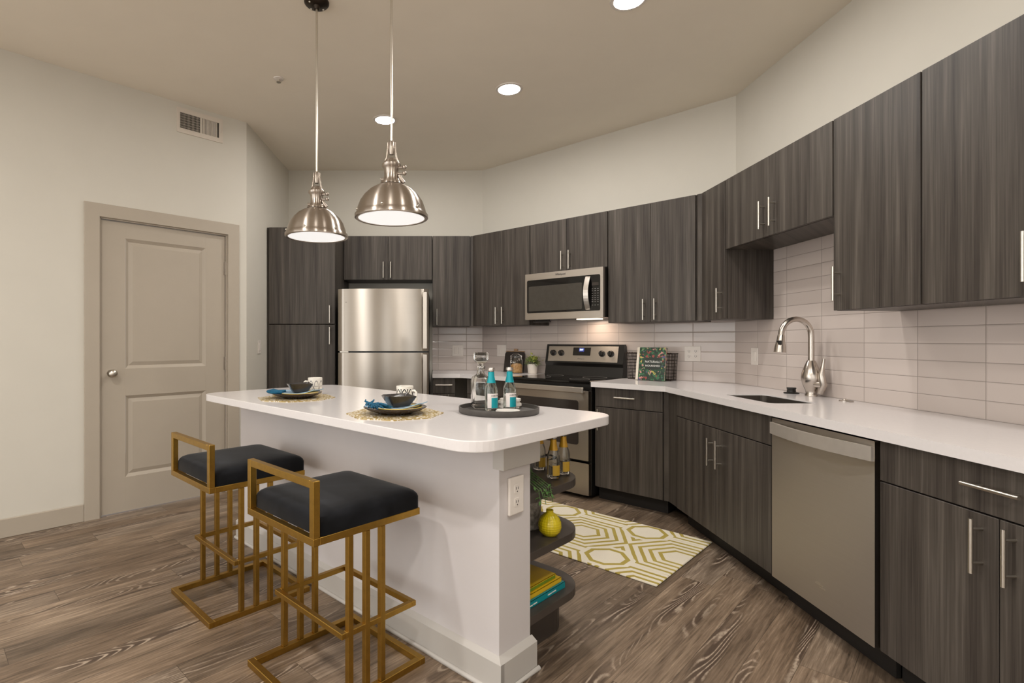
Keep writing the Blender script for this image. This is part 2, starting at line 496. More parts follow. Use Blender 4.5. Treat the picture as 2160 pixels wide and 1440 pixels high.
M = dict(
    wall=plain('wall_paint', srgb(210, 205, 194), .75, var=.012, scale=4),
    ceil=plain("ceiling_paint", srgb(238, 229, 214), .85, var=.012, scale=4),
    trim=plain('trim_paint', srgb(176, 165, 150), .5, var=.015, scale=8),
    islandpaint=plain('island_paint', srgb(204, 198, 197), .6, var=.012, scale=8),
    islandtrim=plain('island_trim_paint', srgb(188, 183, 177), .45, var=.012, scale=8),
    cab=make_cabinet_wood(), floor=make_floor(), tile=make_tile(),
    quartz=plain('white_quartz', srgb(223, 218, 217), .16, var=.015, scale=90),
    toe=plain('toe_kick_black', srgb(30, 26, 23), .6, var=.1),
    gap=plain('fridge_body_grey', srgb(52, 47, 44), .6, var=.1),  # even dark grey of the refrigerator body
    nickel=steel('satin_nickel', srgb(212, 206, 196), .30),
    steel=steel('stainless_steel', srgb(186, 178, 168), .29, .95, 'Z'),
    steelh=steel('stainless_steel_trim', srgb(204, 196, 187), .33, .6, 'Z'),
    steeldw=steel('stainless_dishwasher', srgb(200, 193, 184), .46, .9, 'Z'),
    brushed=steel('brushed_nickel_shade', srgb(180, 169, 158), .30, .92, 'Z', (3, 3, 300)),
    faucet=steel('brushed_nickel_faucet', srgb(200, 191, 182), .24),
    sinksteel=plain('sink_steel', srgb(104, 97, 90), .45, .85, var=.04),
    dwbar=plain('dishwasher_bar_steel', srgb(206, 198, 188), .42, .65, var=.03),
    darkmetal=plain('dark_bronze', srgb(62, 54, 48), .35, 1.0),
    blackglass=plain('black_glass', srgb(16, 15, 14), .06, var=.05),
    ovenglass=plain('oven_window_glass', srgb(52, 46, 42), .12, var=.05),
    mwglass=plain('microwave_window_glass', srgb(64, 60, 54), .16, var=.08),
    black=plain('black_enamel', srgb(24, 22, 20), .3, var=.08),
    blackplastic=plain('black_plastic', srgb(30, 27, 25), .45, var=.08),
    greytext=plain('grey_print', srgb(120, 116, 112), .6),
    whiteprint=plain('white_print', srgb(226, 224, 218), .6),
    darkprint=plain('dark_print', srgb(60, 56, 58), .6),
    whiteplastic=plain('white_plastic', srgb(226, 218, 210), .35, var=.02),
    slot=plain('socket_slot', srgb(70, 64, 60), .6),
    gold=plain('brushed_gold', srgb(172, 136, 64), .36, 1.0, var=.08, scale=50),
    velvet=make_velvet(),
    lampwhite=emit('pendant_diffuser', (1, .98, .95, 1), PEND, (.5, .5, .5, 1)),
    disc=emit('recessed_lamp_lens', (1, .965, .92, 1), DISC),
    hood=emit('hood_lamp_lens', (1, .82, .6, 1), 1.6),
    clock=emit('clock_digits', (.55, .7, 1, 1), 2.2),
    clockglow=emit('clock_screen', (.06, .1, .5, 1), .5, (.02, .02, .05, 1)),
    rug=make_rug(), rugedge=plain('rug_binding', srgb(70, 58, 46), .9),
    glass=glass('clear_glass', (.98, .98, .97, 1)), bottle=glass('bottle_glass', (.9, .95, .93, 1)), amber=glass('bottle_glass_clear', (.93, .93, .9, 1)),
    teal=plain('teal_foil', srgb(0, 146, 158), .35, .15), yellowfoil=plain('yellow_foil', srgb(214, 164, 44), .35, .2),
    label=plain('bottle_label_white', srgb(222, 214, 210), .5), yellowlabel=plain('bottle_label_yellow', srgb(214, 170, 50), .5),
    silver=plain('silver_cap', srgb(190, 184, 178), .3, .9),
    tray=plain('dark_tray_wood', srgb(74, 70, 66), .5, var=.12), marble=plain('white_marble', srgb(226, 220, 212), .4, var=.05, scale=60),
    plate=make_textured('dark_stoneware', srgb(48, 40, 38), srgb(78, 66, 62), 12, .22, .1),
    bowl=make_textured('charcoal_stoneware', srgb(40, 38, 38), srgb(66, 62, 60), 14, .2, .1),
    yellowplate=plain('yellow_stoneware', srgb(204, 176, 90), .3), blue=plain('pale_blue_linen', srgb(158, 186, 208), .9, bump=.3, scale=200),
    tealcloth=plain('teal_linen', srgb(10, 82, 112), .9, var=.3, scale=60, bump=.4),
    placemat=make_placemat(), mug0=make_mug('arched_mug_glaze', 0), mug1=make_mug('ringed_mug_glaze', 1), mugplain=plain('white_mug_glaze', srgb(230, 224, 214), .25, var=.02),
    shelf=plain('shelf_laminate', srgb(66, 59, 54), .4, var=.1, scale=12),
    vase=make_vase(), concrete=make_textured('ribbed_concrete', srgb(112, 104, 94), srgb(160, 150, 138), 60, .9, .8),
    leaf=plain('leaf_green', srgb(126, 146, 82), .55, var=.35, scale=40), leafdark=plain('trailing_leaf', srgb(80, 116, 58), .55, var=.35, scale=40),
    leafpale=plain('leaf_tip', srgb(186, 190, 98), .55, var=.25, scale=40), whitepot=plain('white_pot_glaze', srgb(222, 214, 204), .4, var=.02),
    soil=plain('soil', srgb(40, 32, 26), .95, var=.3), slate=plain('slate_board', srgb(54, 47, 42), .5, var=.1), woodlight=plain('light_wood', srgb(168, 136, 104), .6, var=.12),
    snack=make_textured('crackers', srgb(190, 138, 78), srgb(224, 178, 112), 70, .8, .6),
    wire=plain('dark_wire', srgb(58, 48, 42), .45, .7), cookbook=make_cookbook(), paper=plain('book_pages', srgb(222, 212, 196), .8, scale=80),
    booky=plain('yellow_cover', srgb(214, 174, 28), .4, var=.04), bookg=plain('green_cover', srgb(104, 132, 28), .4), bookt=plain('teal_cover', srgb(14, 134, 142), .4),
    bookgrey=plain('grey_picture', srgb(150, 146, 140), .5, var=.25, scale=25), panel=plain('cook_title_panel', srgb(30, 40, 32), .5),
    ventwhite=plain('register_white', srgb(216, 206, 194), .5, var=.02), ventdark=plain('duct_shade', srgb(46, 42, 38), .8),
    hinge=plain('painted_hinge', srgb(150, 140, 128), .4, .4),
)

# ------------------------------------------------------------------ frames: a wall frame looks at its wall along +y
DIAG = -PI / 4     # range wall and island: x = along to the right, y = away from the camera
SINK = -PI / 2     # sink wall: x = -Y, y = X
DOORW = PI / 4     # door wall
cx0 = -1.6         # corner of the short return wall
ZC = 3.05
YF = 5.68          # fridge wall
BR = 4.354         # range wall
XS = 2.215         # sink wall

# ------------------------------------------------------------------ structure
struct(MB().box(-6.5, 4.5, -5.0, 6.6, -.08, 0), 'floor', M['floor'], DIAG)
struct(MB().box(-5.4, 3.2, -2.6, 6.0, ZC, ZC + .1), 'ceiling', M['ceil'])
struct(MB().box(cx0 - .05, .60, YF, YF + .12, 0, ZC), 'wall_back', M['wall'])
struct(MB().box(-3.68, -1.16, BR, BR + .12, 0, ZC), 'wall_diagonal', M['wall'], DIAG)
struct(MB().box(-3.99, 2.6, XS, XS + .12, 0, ZC), 'wall_right', M['wall'], SINK)
struct(MB().prism([(cx0, 4.43), (cx0, YF + .02), (cx0 - .12, YF + .02), (cx0 - .12, 4.31 + .05)], 0, ZC), 'wall_left_return', M['wall'])
struct(MB().prism([(-5.4, 0), (3.2, 0), (3.2, ZC), (-5.4, ZC)], 0, .12, Matrix.Translation((0, -2.6, 0)) @ Matrix.Rotation(PI / 2, 4, 'X'),
       holes=[[(a, .12), (b, .12), (b, 2.75), (a, 2.75)] for a, b in ((-5.0, -3.7), (-2.9, -2.1), (-1.3, -.75), (.2, 1.0), (1.8, 2.9))]), 'wall_front_added', M['wall'])  # unseen wall, added with openings shaped to streak the steel's reflections
# door wall frame: corner at s=0
DX, DY = R2(-DOORW, cx0, 4.43)      # corner expressed in the door-wall frame
d_in, d_w, d_h = -.16, .90, 2.09    # opening
struct(MB().prism([(DX - 3.6, 0), (DX + d_in - d_w, 0), (DX + d_in - d_w, d_h), (DX + d_in, d_h), (DX + d_in, 0), (DX, 0), (DX, ZC), (DX - 3.6, ZC)], 0, .12,
                  Matrix.Translation((0, DY + .12, 0)) @ Matrix.Rotation(PI / 2, 4, 'X')), 'wall_left', M['wall'], DOORW)
# casing round the door
tw = .092
mb = MB()
ca, cb = DX + d_in - d_w, DX + d_in
mb.prism([(ca - tw, 0), (ca, 0), (ca, d_h), (cb, d_h), (cb, 0), (cb + tw, 0), (cb + tw, d_h + tw), (ca - tw, d_h + tw)], 0, .016, at(0, DY, 0) @ FACE, bev=.003)
mb.box(DX + d_in - .008, DX + d_in + .002, DY, DY + .11, 0, d_h, 0).box(DX + d_in - d_w - .002, DX + d_in - d_w + .008, DY, DY + .11, 0, d_h, 0).box(DX + d_in - d_w, DX + d_in, DY, DY + .11, d_h - .008, d_h + .002, 0)
struct(mb, 'trim_1', M['trim'], DOORW)
# the door: stiles and rails round two sunk panels
x0, x1 = DX + d_in - d_w + .011, DX + d_in - .012
fy = DY + .022
mb = MB()
st = .155
zs = [(.006, .25), (.835, 1.03), (1.965, d_h - .012)]
mb.box(x0, x0 + st, fy, fy + .035, .006, d_h - .012, .0015, 1).box(x1 - st, x1, fy, fy + .035, .006, d_h - .012, .0015, 1)
for a, b in zs: mb.box(x0 + st - .001, x1 - st + .001, fy, fy + .035, a, b, 0)
door = struct(mb, 'door_1', M['trim'], DOORW)
for a, b in ((.25, .835), (1.03, 1.965)):
    m2 = MB()
    X0, X1 = x0 + st, x1 - st
    q = .022
    pts = [(X0, fy + .001, a), (X1, fy + .001, a), (X1, fy + .001, b), (X0, fy + .001, b), (X0 + q, fy + .016, a + q), (X1 - q, fy + .016, a + q), (X1 - q, fy + .016, b - q), (X0 + q, fy + .016, b - q),
           (X0 + 2.2 * q, fy + .007, a + 2.2 * q), (X1 - 2.2 * q, fy + .007, a + 2.2 * q), (X1 - 2.2 * q, fy + .007, b - 2.2 * q), (X0 + 2.2 * q, fy + .007, b - 2.2 * q)]
    fs = [(i, (i + 1) % 4, 4 + (i + 1) % 4, 4 + i) for i in range(4)] + [(4 + i, 4 + (i + 1) % 4, 8 + (i + 1) % 4, 8 + i) for i in range(4)] + [(8, 9, 10, 11)]
    m2.poly(pts, fs)
    o = m2.build('door_panel', M['trim'], door)
for z in (1.817, 1.046, .25):
    o = MB().box(x1 - .012, x1 + .010, fy - .004, fy + .004, z - .052, z + .052, .001, 1).cyl((x1 + .004, fy - .006, z - .054), (x1 + .004, fy - .006, z + .054), .006).build('hinge', M['hinge'], door)
o = MB().lathe([(.0, 0), (.026, 0), (.026, .006), (.010, .01), (.010, .035), (.027, .045), (.029, .058), (.02, .068), (0, .07)], (x0 + .065, fy, 1.0), 20, Matrix.Rotation(PI / 2, 4, 'X')).build('door_knob', M['nickel'], door)
# baseboards
struct(MB().box(DX + d_in + tw, DX + .0, DY - .014, DY, 0, .12, .004, 1).box(DX - 3.4, DX + d_in - d_w - tw, DY - .014, DY, 0, .12, .004, 1), 'baseboard_left', M['trim'], DOORW)
struct(MB().box(cx0, cx0 + .014, 4.435, 4.93, 0, .12, .004, 1), 'baseboard_left_return', M['trim'])
# tile
struct(MB().box(-.06, .4715, YF - .01, YF, .914, 1.40), 'wall_tile_back', M['tile'])
o = struct(MB().box(-3.6775, -1.222, BR - .01, BR, .914, 1.86), 'wall_tile_diagonal', M['tile'], DIAG)
o = struct(MB().box(-3.938, -.9, XS - .01, XS, .914, 1.86), 'wall_tile_right', M['tile'], SINK)

# ------------------------------------------------------------------ cabinets
def pull(parent, x, yf, z, length=.16, horizontal=False):
    mb = MB()
    r, off, so = .006, .034, length / 2 - .03
    if horizontal:
        mb.cyl((x - length / 2, yf - off, z), (x + length / 2, yf - off, z), r)
        for s in (-so, so): mb.cyl((x + s, yf - off, z), (x + s, yf + .001, z), .0045, 8)
    else:
        mb.cyl((x, yf - off, z - length / 2), (x, yf - off, z + length / 2), r)
        for s in (-so, so): mb.cyl((x, yf - off, z + s), (x, yf + .001, z + s), .0045, 8)
    return mb.build('handle', M['nickel'], parent)
def cabinet(name, label, rot, x0, x1, yf, yb, z0, z1, fronts, group=None, cat='cabinet', top=True, toe=False, fillers=()):
    """fronts: (kind, x0, x1, z0, z1, handle) with handle None / ('v', x, z) / ('h', x, z)"""
    t = thing(name, label, cat, ((x0 + x1) / 2, yb, 0 if toe else z0), rot, group)
    e = .0006
    x0, x1 = x0 + e, x1 - e
    th = .018
    mb = MB()
    y0 = yf + .021
    mb.box(x0, x0 + th, y0, yb, z0, z1).box(x1 - th, x1, y0, yb, z0, z1).box(x0 + th, x1 - th, y0, yb, z0, z0 + th)
    mb.box(x0 + th, x1 - th, yb - .006, yb, z0 + th, z1)
    if top: mb.box(x0 + th, x1 - th, y0, yb - .006, z1 - th, z1)
    else: mb.box(x0 + th, x1 - th, y0, y0 + .09, z1 - th, z1)
    for a, b in fillers: mb.box(a, b, yf + .004, y0 + .018, z0, z1)
    mb.build('carcass', M['cab'], t)
    if toe: MB().box(x0, x1, yf + .085, yf + .10, 0.0, z0).box(x0, x0 + th, yf + .10, yb, 0, z0).box(x1 - th, x1, yf + .10, yb, 0, z0).build('toe_kick', M['toe'], t)
    for kind, a, b, c, d, h in fronts:
        g = .0016
        f = MB().box(a + g, b - g, yf, yf + .0195, c + g, d - g, .0012, 1).build(kind, M['cab'], t)
        if h: pull(f, h[1], yf, h[2], horizontal=h[0] == 'h')
    return t
UB, UT, MT = 1.374, 2.286, 1.828
G1 = 'dark wood wall cabinets'
G2 = 'dark wood base cabinets'
FYU = 5.35
# fridge wall
cabinet('pantry_cabinet', 'tall dark wood pantry cabinet standing left of the refrigerator', 0, -1.598, -.955, 4.94, YF - .002, .10, UT,
        [('door', -1.575, -.958, 1.383, UT, ('v', -1.004, 1.476)), ('door', -1.575, -.958, .10, 1.380, ('v', -1.004, 1.277))], toe=True)
cabinet('wall_cabinet', 'low wide dark wood wall cabinet directly above the refrigerator', 0, -.954, -.058, FYU, YF - .002, 1.842, UT,
        [('door', -.95, -.505, 1.842, UT, ('v', -.550, 1.94)), ('door', -.505, -.06, 1.842, UT, ('v', -.475, 1.94))], G1)
cabinet('wall_cabinet', 'narrow single-door dark wood wall cabinet right of the refrigerator', 0, -.057, .330, FYU, YF - .012, UB, UT,
        [('door', -.053, .318, UB, UT, ('v', -.012, 1.468))], G1)
# range wall
FRU = 4.024
cabinet('wall_cabinet', 'two-door dark wood wall cabinet left of the microwave', DIAG, -3.515, -2.838, FRU, BR - .012, UB, UT,
        [('door', -3.512, -3.178, UB, UT, ('v', -3.214, 1.47)), ('door', -3.178, -2.84, UB, UT, ('v', -3.138, 1.47))], G1)
cabinet('wall_cabinet', 'short two-door dark wood wall cabinet directly above the microwave', DIAG, -2.837, -2.074, FRU, BR - .012, MT + .002, UT,
        [('door', -2.835, -2.456, MT + .002, UT, ('v', -2.492, 1.925)), ('door', -2.456, -2.076, MT + .002, UT, ('v', -2.418, 1.925))], G1)
cabinet('wall_cabinet', 'two-door dark wood wall cabinet right of the microwave', DIAG, -2.073, -1.392, FRU, BR - .012, UB, UT,
        [('door', -2.071, -1.724, UB, UT, ('v', -1.770, 1.47)), ('door', -1.724, -1.394, UB, UT, ('v', -1.682, 1.47))], G1)
# corner filler posts between runs of wall cabinets
def corner_filler(pts, z0, z1, label):
    solo(MB().prism(pts, z0, z1), 'corner_filler', M['cab'], label, 'cabinet filler', (pts[0][0], pts[0][1], z0))
def dxy(a, b): return R2(DIAG, a, b)
corner_filler([(.3315, FYU + .012), (.352, FYU + .012), dxy(-3.517, FRU + .008), dxy(-3.517, FRU + .05), (.3315, FYU + .10)], UB, UT, 'slim dark filler strip between the refrigerator-side and range-side wall cabinets')
corner_filler([dxy(-1.390, FRU + .012), dxy(-1.377, FRU + .004), (1.897, 3.797), (1.93, 3.797), dxy(-1.390, FRU + .10)], UB, UT, 'slim dark filler strip at the corner over the counter, between range-side and sink-side wall cabinets')
# sink wall (x = -Y)
FSU = 1.885
cabinet('wall_cabinet', 'narrow tall dark wood wall cabinet left of the sink recess', SINK, -3.795, -3.483, FSU, XS - .012, UB, UT,
        [('door', -3.792, -3.486, UB, UT, ('v', -3.53, 1.50))], G1)
cabinet('wall_cabinet', 'short two-door dark wood wall cabinet over the sink and faucet', SINK, -3.482, -2.534, FSU, XS - .012, MT, UT,
        [('door', -3.480, -3.020, MT, UT, ('v', -3.064, 1.955)), ('door', -3.020, -2.536, MT, UT, ('v', -2.970, 1.955))], G1)
cabinet('wall_cabinet', 'tall dark wood wall cabinet right of the sink recess, handle at its lower left', SINK, -2.533, -2.071, FSU, XS - .012, UB, UT,
        [('door', -2.530, -2.073, UB, UT, ('v', -2.488, 1.50))], G1)
cabinet('wall_cabinet', 'two-door dark wood wall cabinet at the right end of the sink wall', SINK, -2.070, -1.20, FSU, XS - .012, UB, UT,
        [('door', -2.068, -1.635, UB, UT, ('v', -1.68, 1.50)), ('door', -1.635, -1.202, UB, UT, ('v', -1.59, 1.50))], G1)
# base cabinets
BT = .875
DW0, DW1 = -2.537, -1.930
cabinet('base_cabinet', 'small dark wood base cabinet between the refrigerator and the corner', 0, -.052, .165, 5.07, YF - .012, .11, BT,
        [('drawer', -.050, .163, .727, BT, ('h', .055, .808)), ('door', -.050, .163, .11, .725, ('v', .10, .64))], G2, toe=True)
cabinet('base_cabinet', 'dark wood base cabinet tucked between corner and left side of range', DIAG, -3.36, -2.832, 3.744, BR - .012, .11, BT,
        [('drawer', -3.357, -2.834, .727, BT, ('h', -3.09, .808)), ('door', -3.357, -2.834, .11, .725, ('v', -2.88, .64))], G2, toe=True)
cabinet('base_cabinet', 'dark wood base cabinet with one drawer right of the range', DIAG, -2.046, -1.512, 3.744, BR - .012, .11, BT,
        [('drawer', -2.030, -1.516, .727, BT, ('h', -1.784, .808)), ('door', -2.030, -1.516, .11, .725, ('v', -1.998, .63))], G2, toe=True)
corner_filler([dxy(-1.510, 3.752), dxy(-1.478, 3.752), (1.608, 3.577), (1.67, 3.577), dxy(-1.510, 3.85)], .11, BT, 'dark filler panel at the base corner between range-side and sink cabinets')
cabinet('base_cabinet', 'dark wood sink cabinet with two doors beside the dishwasher', SINK, -3.575, -2.5385, 1.60, XS - .012, .11, BT,
        [('drawer_front', -3.560, -2.549, .727, BT, None), ('door', -3.560, -3.052, .11, .725, ('v', -3.092, .585)), ('door', -3.052, -2.549, .11, .725, ('v', -3.000, .585))], G2, top=False, toe=True)
cabinet('base_cabinet', 'dark wood base cabinet right of the dishwasher', SINK, DW1 + .004, -1.10, 1.60, XS - .012, .11, BT,
        [('drawer', -1.922, -1.105, .727, BT, ('h', -1.51, .808)), ('door', -1.922, -1.513, .11, .725, ('v', -1.56, .63)), ('door', -1.513, -1.105, .11, .725, ('v', -1.47, .63))], G2, toe=True)

# ------------------------------------------------------------------ counters
sy0, sy1, sx0, sx1 = 2.69, 3.13, 1.69, 1.93       # sink opening in world x / y
pts = [dxy(-2.054, 3.715), (1.575, 3.7), (1.575, 1.10), (XS - .011, 1.10), (XS - .011, 3.9422), dxy(-2.054, BR - .011)]
pts[1] = (1.575, 3.715 * S2 - 1.575)
pts[4] = (XS - .011, (BR - .011) * S2 - (XS - .011))
hole = [(sx0 + (x - 0) * (sx1 - sx0), sy0 + y * (sy1 - sy0)) for x, y in rrect(0, 1, 0, 1, .0)]
hole = rrect(sx0, sx1, sy0, sy1, .03, 4)
solo(MB().prism(pts, .876, .914, holes=[hole]), 'worktop', M['quartz'], 'white quartz worktop running from the range round the corner past the sink', 'worktop', (1.9, 2.8, .876), 0, 'white quartz worktops')
pts = [(-.053, YF - .011), (-.053, 5.045), (3.715 * S2 - 5.045, 5.045), dxy(-2.826, 3.715), dxy(-2.826, BR - .011), ((BR - .011) * S2 - (YF - .011), YF - .011)]
solo(MB().prism(pts, .876, .914), 'worktop', M['quartz'], 'short white quartz worktop between the refrigerator and the range', 'worktop', (.3, 5.3, .876), 0, 'white quartz worktops')
# sink
t = thing('kitchen_sink', 'stainless undermount sink basin set in the white worktop below the faucet', 'sink', ((sx0 + sx1) / 2, (sy0 + sy1) / 2, .68))
mb = MB()
o_ = rrect(sx0 + .0006, sx1 - .0006, sy0 + .0006, sy1 - .0006, .03, 4); i_ = rrect(sx0 + .004, sx1 - .004, sy0 + .004, sy1 - .004, .028, 4)
mb.prism(o_, .70, .909, holes=[i_]); mb.prism(o_, .688, .70)
mb.build('basin', M['sinksteel'], t)
MB().lathe([(0, .7005), (.04, .7005), (.042, .703), (.03, .704), (.028, .702), (0, .702)], ((sx0 + sx1) / 2, 2.9, 0), 20).build('drain', M['nickel'], t)
# faucet
fx, fyy = 2.135, 3.035
t = thing('kitchen_faucet', 'brushed nickel gooseneck pull-down faucet standing behind the sink', 'faucet', (fx, fyy, .914))
MB().lathe([(0, .9142), (.030, .9142), (.031, .922), (.026, .930), (.030, .95), (.044, .985), (.050, 1.015), (.047, 1.045), (.036, 1.080), (.026, 1.105), (.020, 1.118), (.0, 1.118)], (fx, fyy, 0), 28).build('faucet_body', M['faucet'], t)
neck = [(fx, fyy, 1.10)] + [(fx, fyy, 1.10 + .03 * k) for k in range(1, 6)]
rr = .086
for k in range(1, 15):
    a = PI * k / 15 * 1.08
    neck.append((fx - rr + rr * math.cos(a), fyy, 1.262 + rr * 1.08 * math.sin(a)))
MB().tube(neck, .0155, 14).build('spout', M['faucet'], t)
e = Vector(neck[-1]); d = (e - Vector(neck[-2])).normalized()
tip = e + d * .095
sp = MB().tube([e - d * .006, e + d * .004, e + d * .02, e + d * .07, tip], [.0165, .019, .020, .029, .031], 18).build('spray_head', M['faucet'], t)
MB().box(-.006, .006, -.014, .014, -.013, .013, .003, 2, M=Matrix.Translation(e + d * .04 + Vector((-.0165, -.014, 0)))).build('spray_button', M['blackplastic'], sp)
MB().tube([(fx + .018, fyy - .046, .935), (fx + .020, fyy - .066, .985), (fx + .015, fyy - .060, 1.04), (fx + .022, fyy - .062, 1.09), (fx + .030, fyy - .060, 1.13)], [.016, .021, .017, .009, .007], 12).build('lever', M['faucet'], t)
MB().cyl((fx, fyy - .03, .985), (fx + .016, fyy - .062, .985), .02, 16).build('valve_cap', M['faucet'], t)
t = solo(MB().lathe([(0, .9142), (.040, .9142), (.041, .920), (.024, .924), (.022, .94), (.026, .946), (.024, .950), (0, .950)], (2.125, 3.19, 0), 24), 'sink_stopper', M['blackplastic'], 'black rubber sink stopper on the worktop left of the faucet', 'stopper', (2.125, 3.19, .914))
solo(MB().lathe([(0, .9142), (.026, .9142), (.026, .918), (.010, .921), (.008, .926), (0, .927)], (2.14, 2.79, 0), 20).box(2.125, 2.155, 2.745, 2.77, .9142, .919, .002, 1), 'hole_cover', M['steelh'], 'small flat metal hole cover on the worktop right of the faucet', 'cap', (2.14, 2.79, .914))

# ------------------------------------------------------------------ refrigerator
fx0, fx1, fyf, fz = -.912, -.086, 4.795, 1.70
t = thing('refrigerator', 'stainless steel top-freezer refrigerator between the pantry and the small counter', 'refrigerator', ((fx0 + fx1) / 2, 5.3, 0))
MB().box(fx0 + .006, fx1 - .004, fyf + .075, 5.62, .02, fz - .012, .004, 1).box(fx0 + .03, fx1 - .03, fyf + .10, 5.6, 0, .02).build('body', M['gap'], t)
def fridge_door(name, z0, z1, hz0, hz1, badge):
    n = 24; w = fx1 - fx0
    front = []
    for i in range(n + 1):
        u = i / n
        edge = .020 * (max(0, 1 - u / .05) ** 2 + max(0, 1 - (1 - u) / .05) ** 2)
        front.append((fx0 + w * u, fyf + .028 * (2 * u - 1) ** 2 + edge))
    d = MB().prism(front + [(fx1, fyf + .07), (fx0, fyf + .07)], z0, z1).build(name, M['steel'], t)
    for p in d.data.polygons: p.use_smooth = abs(p.normal.z) < .5 and p.normal.y < -.3
    for ed in d.data.edges:
        A, B = (d.data.vertices[k].co for k in ed.vertices)
        ed.use_edge_sharp = abs(A.z - B.z) < 1e-5
    hx = -.118
    hh = MB()
    hh.prism([(hx - .017, fyf - .036), (hx + .017, fyf - .036), (hx + .020, fyf - .026), (hx + .018, fyf - .018), (hx - .018, fyf - .018), (hx - .020, fyf - .026)], hz0, hz1)
    for z in (hz0 + .02, hz1 - .02): hh.box(hx - .012, hx + .012, fyf - .02, fyf + .045, z - .018, z + .018, .003, 1)
    hh.build('handle', M['steelh'], d)
    if badge: MB().box(fx0 + .072, fx0 + .108, fyf + .018, fyf + .024, z1 - .125, z1 - .119).build('badge', M['greytext'], d)
fridge_door('freezer_door', 1.136, fz, 1.16, 1.665, True)
fridge_door('refrigerator_door', .06, 1.120, .45, 1.105, False)
MB().box(fx0 + .01, fx1 - .01, fyf + .05, fyf + .075, .05, fz - .02).build('door_gasket', M['black'], t)
MB().box(fx0 + .02, fx0 + .10, fyf + .02, fyf + .10, 1.1208, 1.1352, .002, 1).build('hinge', M['nickel'], t)

# ------------------------------------------------------------------ range
rx0, rx1 = -2.823, -2.056
t = thing('electric_range', 'freestanding stainless electric range with black glass cooktop below the microwave', 'range', ((rx0 + rx1) / 2, 4.0, 0), DIAG)
MB().box(rx0 + .002, rx1 - .002, 3.735, 4.325, .03, .893).box(rx0 + .03, rx1 - .03, 3.80, 4.3, 0, .03).build('body', M['black'], t)
MB().box(rx0, rx1, 3.705, 4.25, .894, .918, .006, 2).build('cooktop', M['blackglass'], t)
for i, (bx, by, br) in enumerate([(-2.63, 3.87, .10), (-2.24, 3.87, .08), (-2.63, 4.12, .075), (-2.24, 4.12, .10)]):
    MB().lathe([(br - .004, .9181), (br - .004, .9186), (br, .9186), (br, .9181)], (bx, by, 0), 40, close=True).build('burner_ring', M['greytext'], t)
dr = MB().prism(rrect(rx0 + .004, rx1 - .004, .305, .845, .008, 3), 0, .05, at(0, 3.74, 0) @ FACE).build('oven_door', M['steel'], t)
MB().prism(rrect(rx0 + .095, -2.146, .42, .765, .02, 5), 0, .003, at(0, 3.6903, 0) @ FACE).build('oven_window', M['ovenglass'], dr)
mb = MB()
mb.box(rx0 + .012, rx1 - .02, 3.632, 3.650, .828, .874, .006, 2)
for x in (rx0 + .05, rx1 - .058): mb.box(x - .015, x + .015, 3.645, 3.692, .832, .845, .002, 1)
mb.build('oven_handle', M['steelh'], dr)
MB().prism(rrect(rx0 + .004, rx1 - .004, .038, .283, .006, 3), 0, .045, at(0, 3.74, 0) @ FACE).build('storage_drawer', M['steel'], t)
bg = MB().prism([(4.245, .918), (4.330, .918), (4.330, 1.175), (4.315, 1.196), (4.288, 1.196), (4.252, 1.03), (4.262, 1.00)], rx0, rx1, Matrix(((0, 0, 1, 0), (1, 0, 0, 0), (0, 1, 0, 0), (0, 0, 0, 1)))).build('backguard', M['black'], t)
tilt = math.atan2(.036, .166)
PT = Matrix.Translation((0, 4.2535, 1.037)) @ Matrix.Rotation(-tilt, 4, 'X')      # local z runs up the sloping face
pn = MB().box(-2.795, -2.103, -.006, -.001, .004, .145, .002, 1, M=PT).build('control_panel', M['steelh'], bg)
MB().box(-2.535, -2.362, -.0078, -.0062, .060, .133, .001, 1, M=PT).build('display', M['blackglass'], bg)
MB().box(-2.475, -2.425, -.0088, -.0079, .095, .128, M=PT).build('clock_screen', M['clockglow'], bg)
MB().text('8:01', .022, PT @ Matrix.Translation((-2.450, -.0094, .112)) @ FACE).build('clock_digits', M['clock'], bg)
MB().text('Whirlpool', .016, PT @ Matrix.Translation((-2.450, -.0064, .030)) @ FACE).build('brand_lettering', M['greytext'], bg)
for kx in (-2.741, -2.655, -2.250, -2.168):
    k = MB().lathe([(0, 0), (.027, 0), (.028, .006), (.021, .010), (.0195, .028), (.017, .031), (0, .031)], (0, 0, 0), 24, PT @ Matrix.Translation((kx, -.006, .080)) @ FACE)
    k.box(kx - .004, kx + .004, -.043, -.012, .060, .100, .0015, 1, M=PT)
    k.build('knob', M['blackplastic'], bg)

# ------------------------------------------------------------------ microwave
t = thing('microwave', 'over-range stainless microwave with black glass door under the short wall cabinet', 'microwave', (-2.455, 4.34, 1.416), DIAG)
mx0, mx1, my, mz0, mz1 = -2.836, -2.075, 3.95, 1.416, 1.826
MB().box(mx0 + .002, mx1 - .002, my + .032, BR - .012, mz0 + .004, mz1, .002, 1).build('body', M['black'], t)
fr = MB().prism(rrect(mx0, mx1, mz0, mz1, .006, 3), 0, .03, at(0, my + .0305, 0) @ FACE).build('front_frame', M['steelh'], t)
MB().prism(rrect(mx0 + .022, mx1 - .026, 1.475, 1.768, .012, 4), 0, .002, at(0, my - .0005, 0) @ FACE).build('door_glass', M['blackglass'], fr)
MB().prism(rrect(mx0 + .042, -2.262, 1.492, 1.712, .008, 4), 0, .001, at(0, my - .0026, 0) @ FACE).build('window', M['mwglass'], fr)
pts = []
for k in range(13):
    u = k / 12
    pts.append((-2.205, my - .014 - .038 * math.sin(PI * u), 1.484 + .272 * u))
mb = MB()
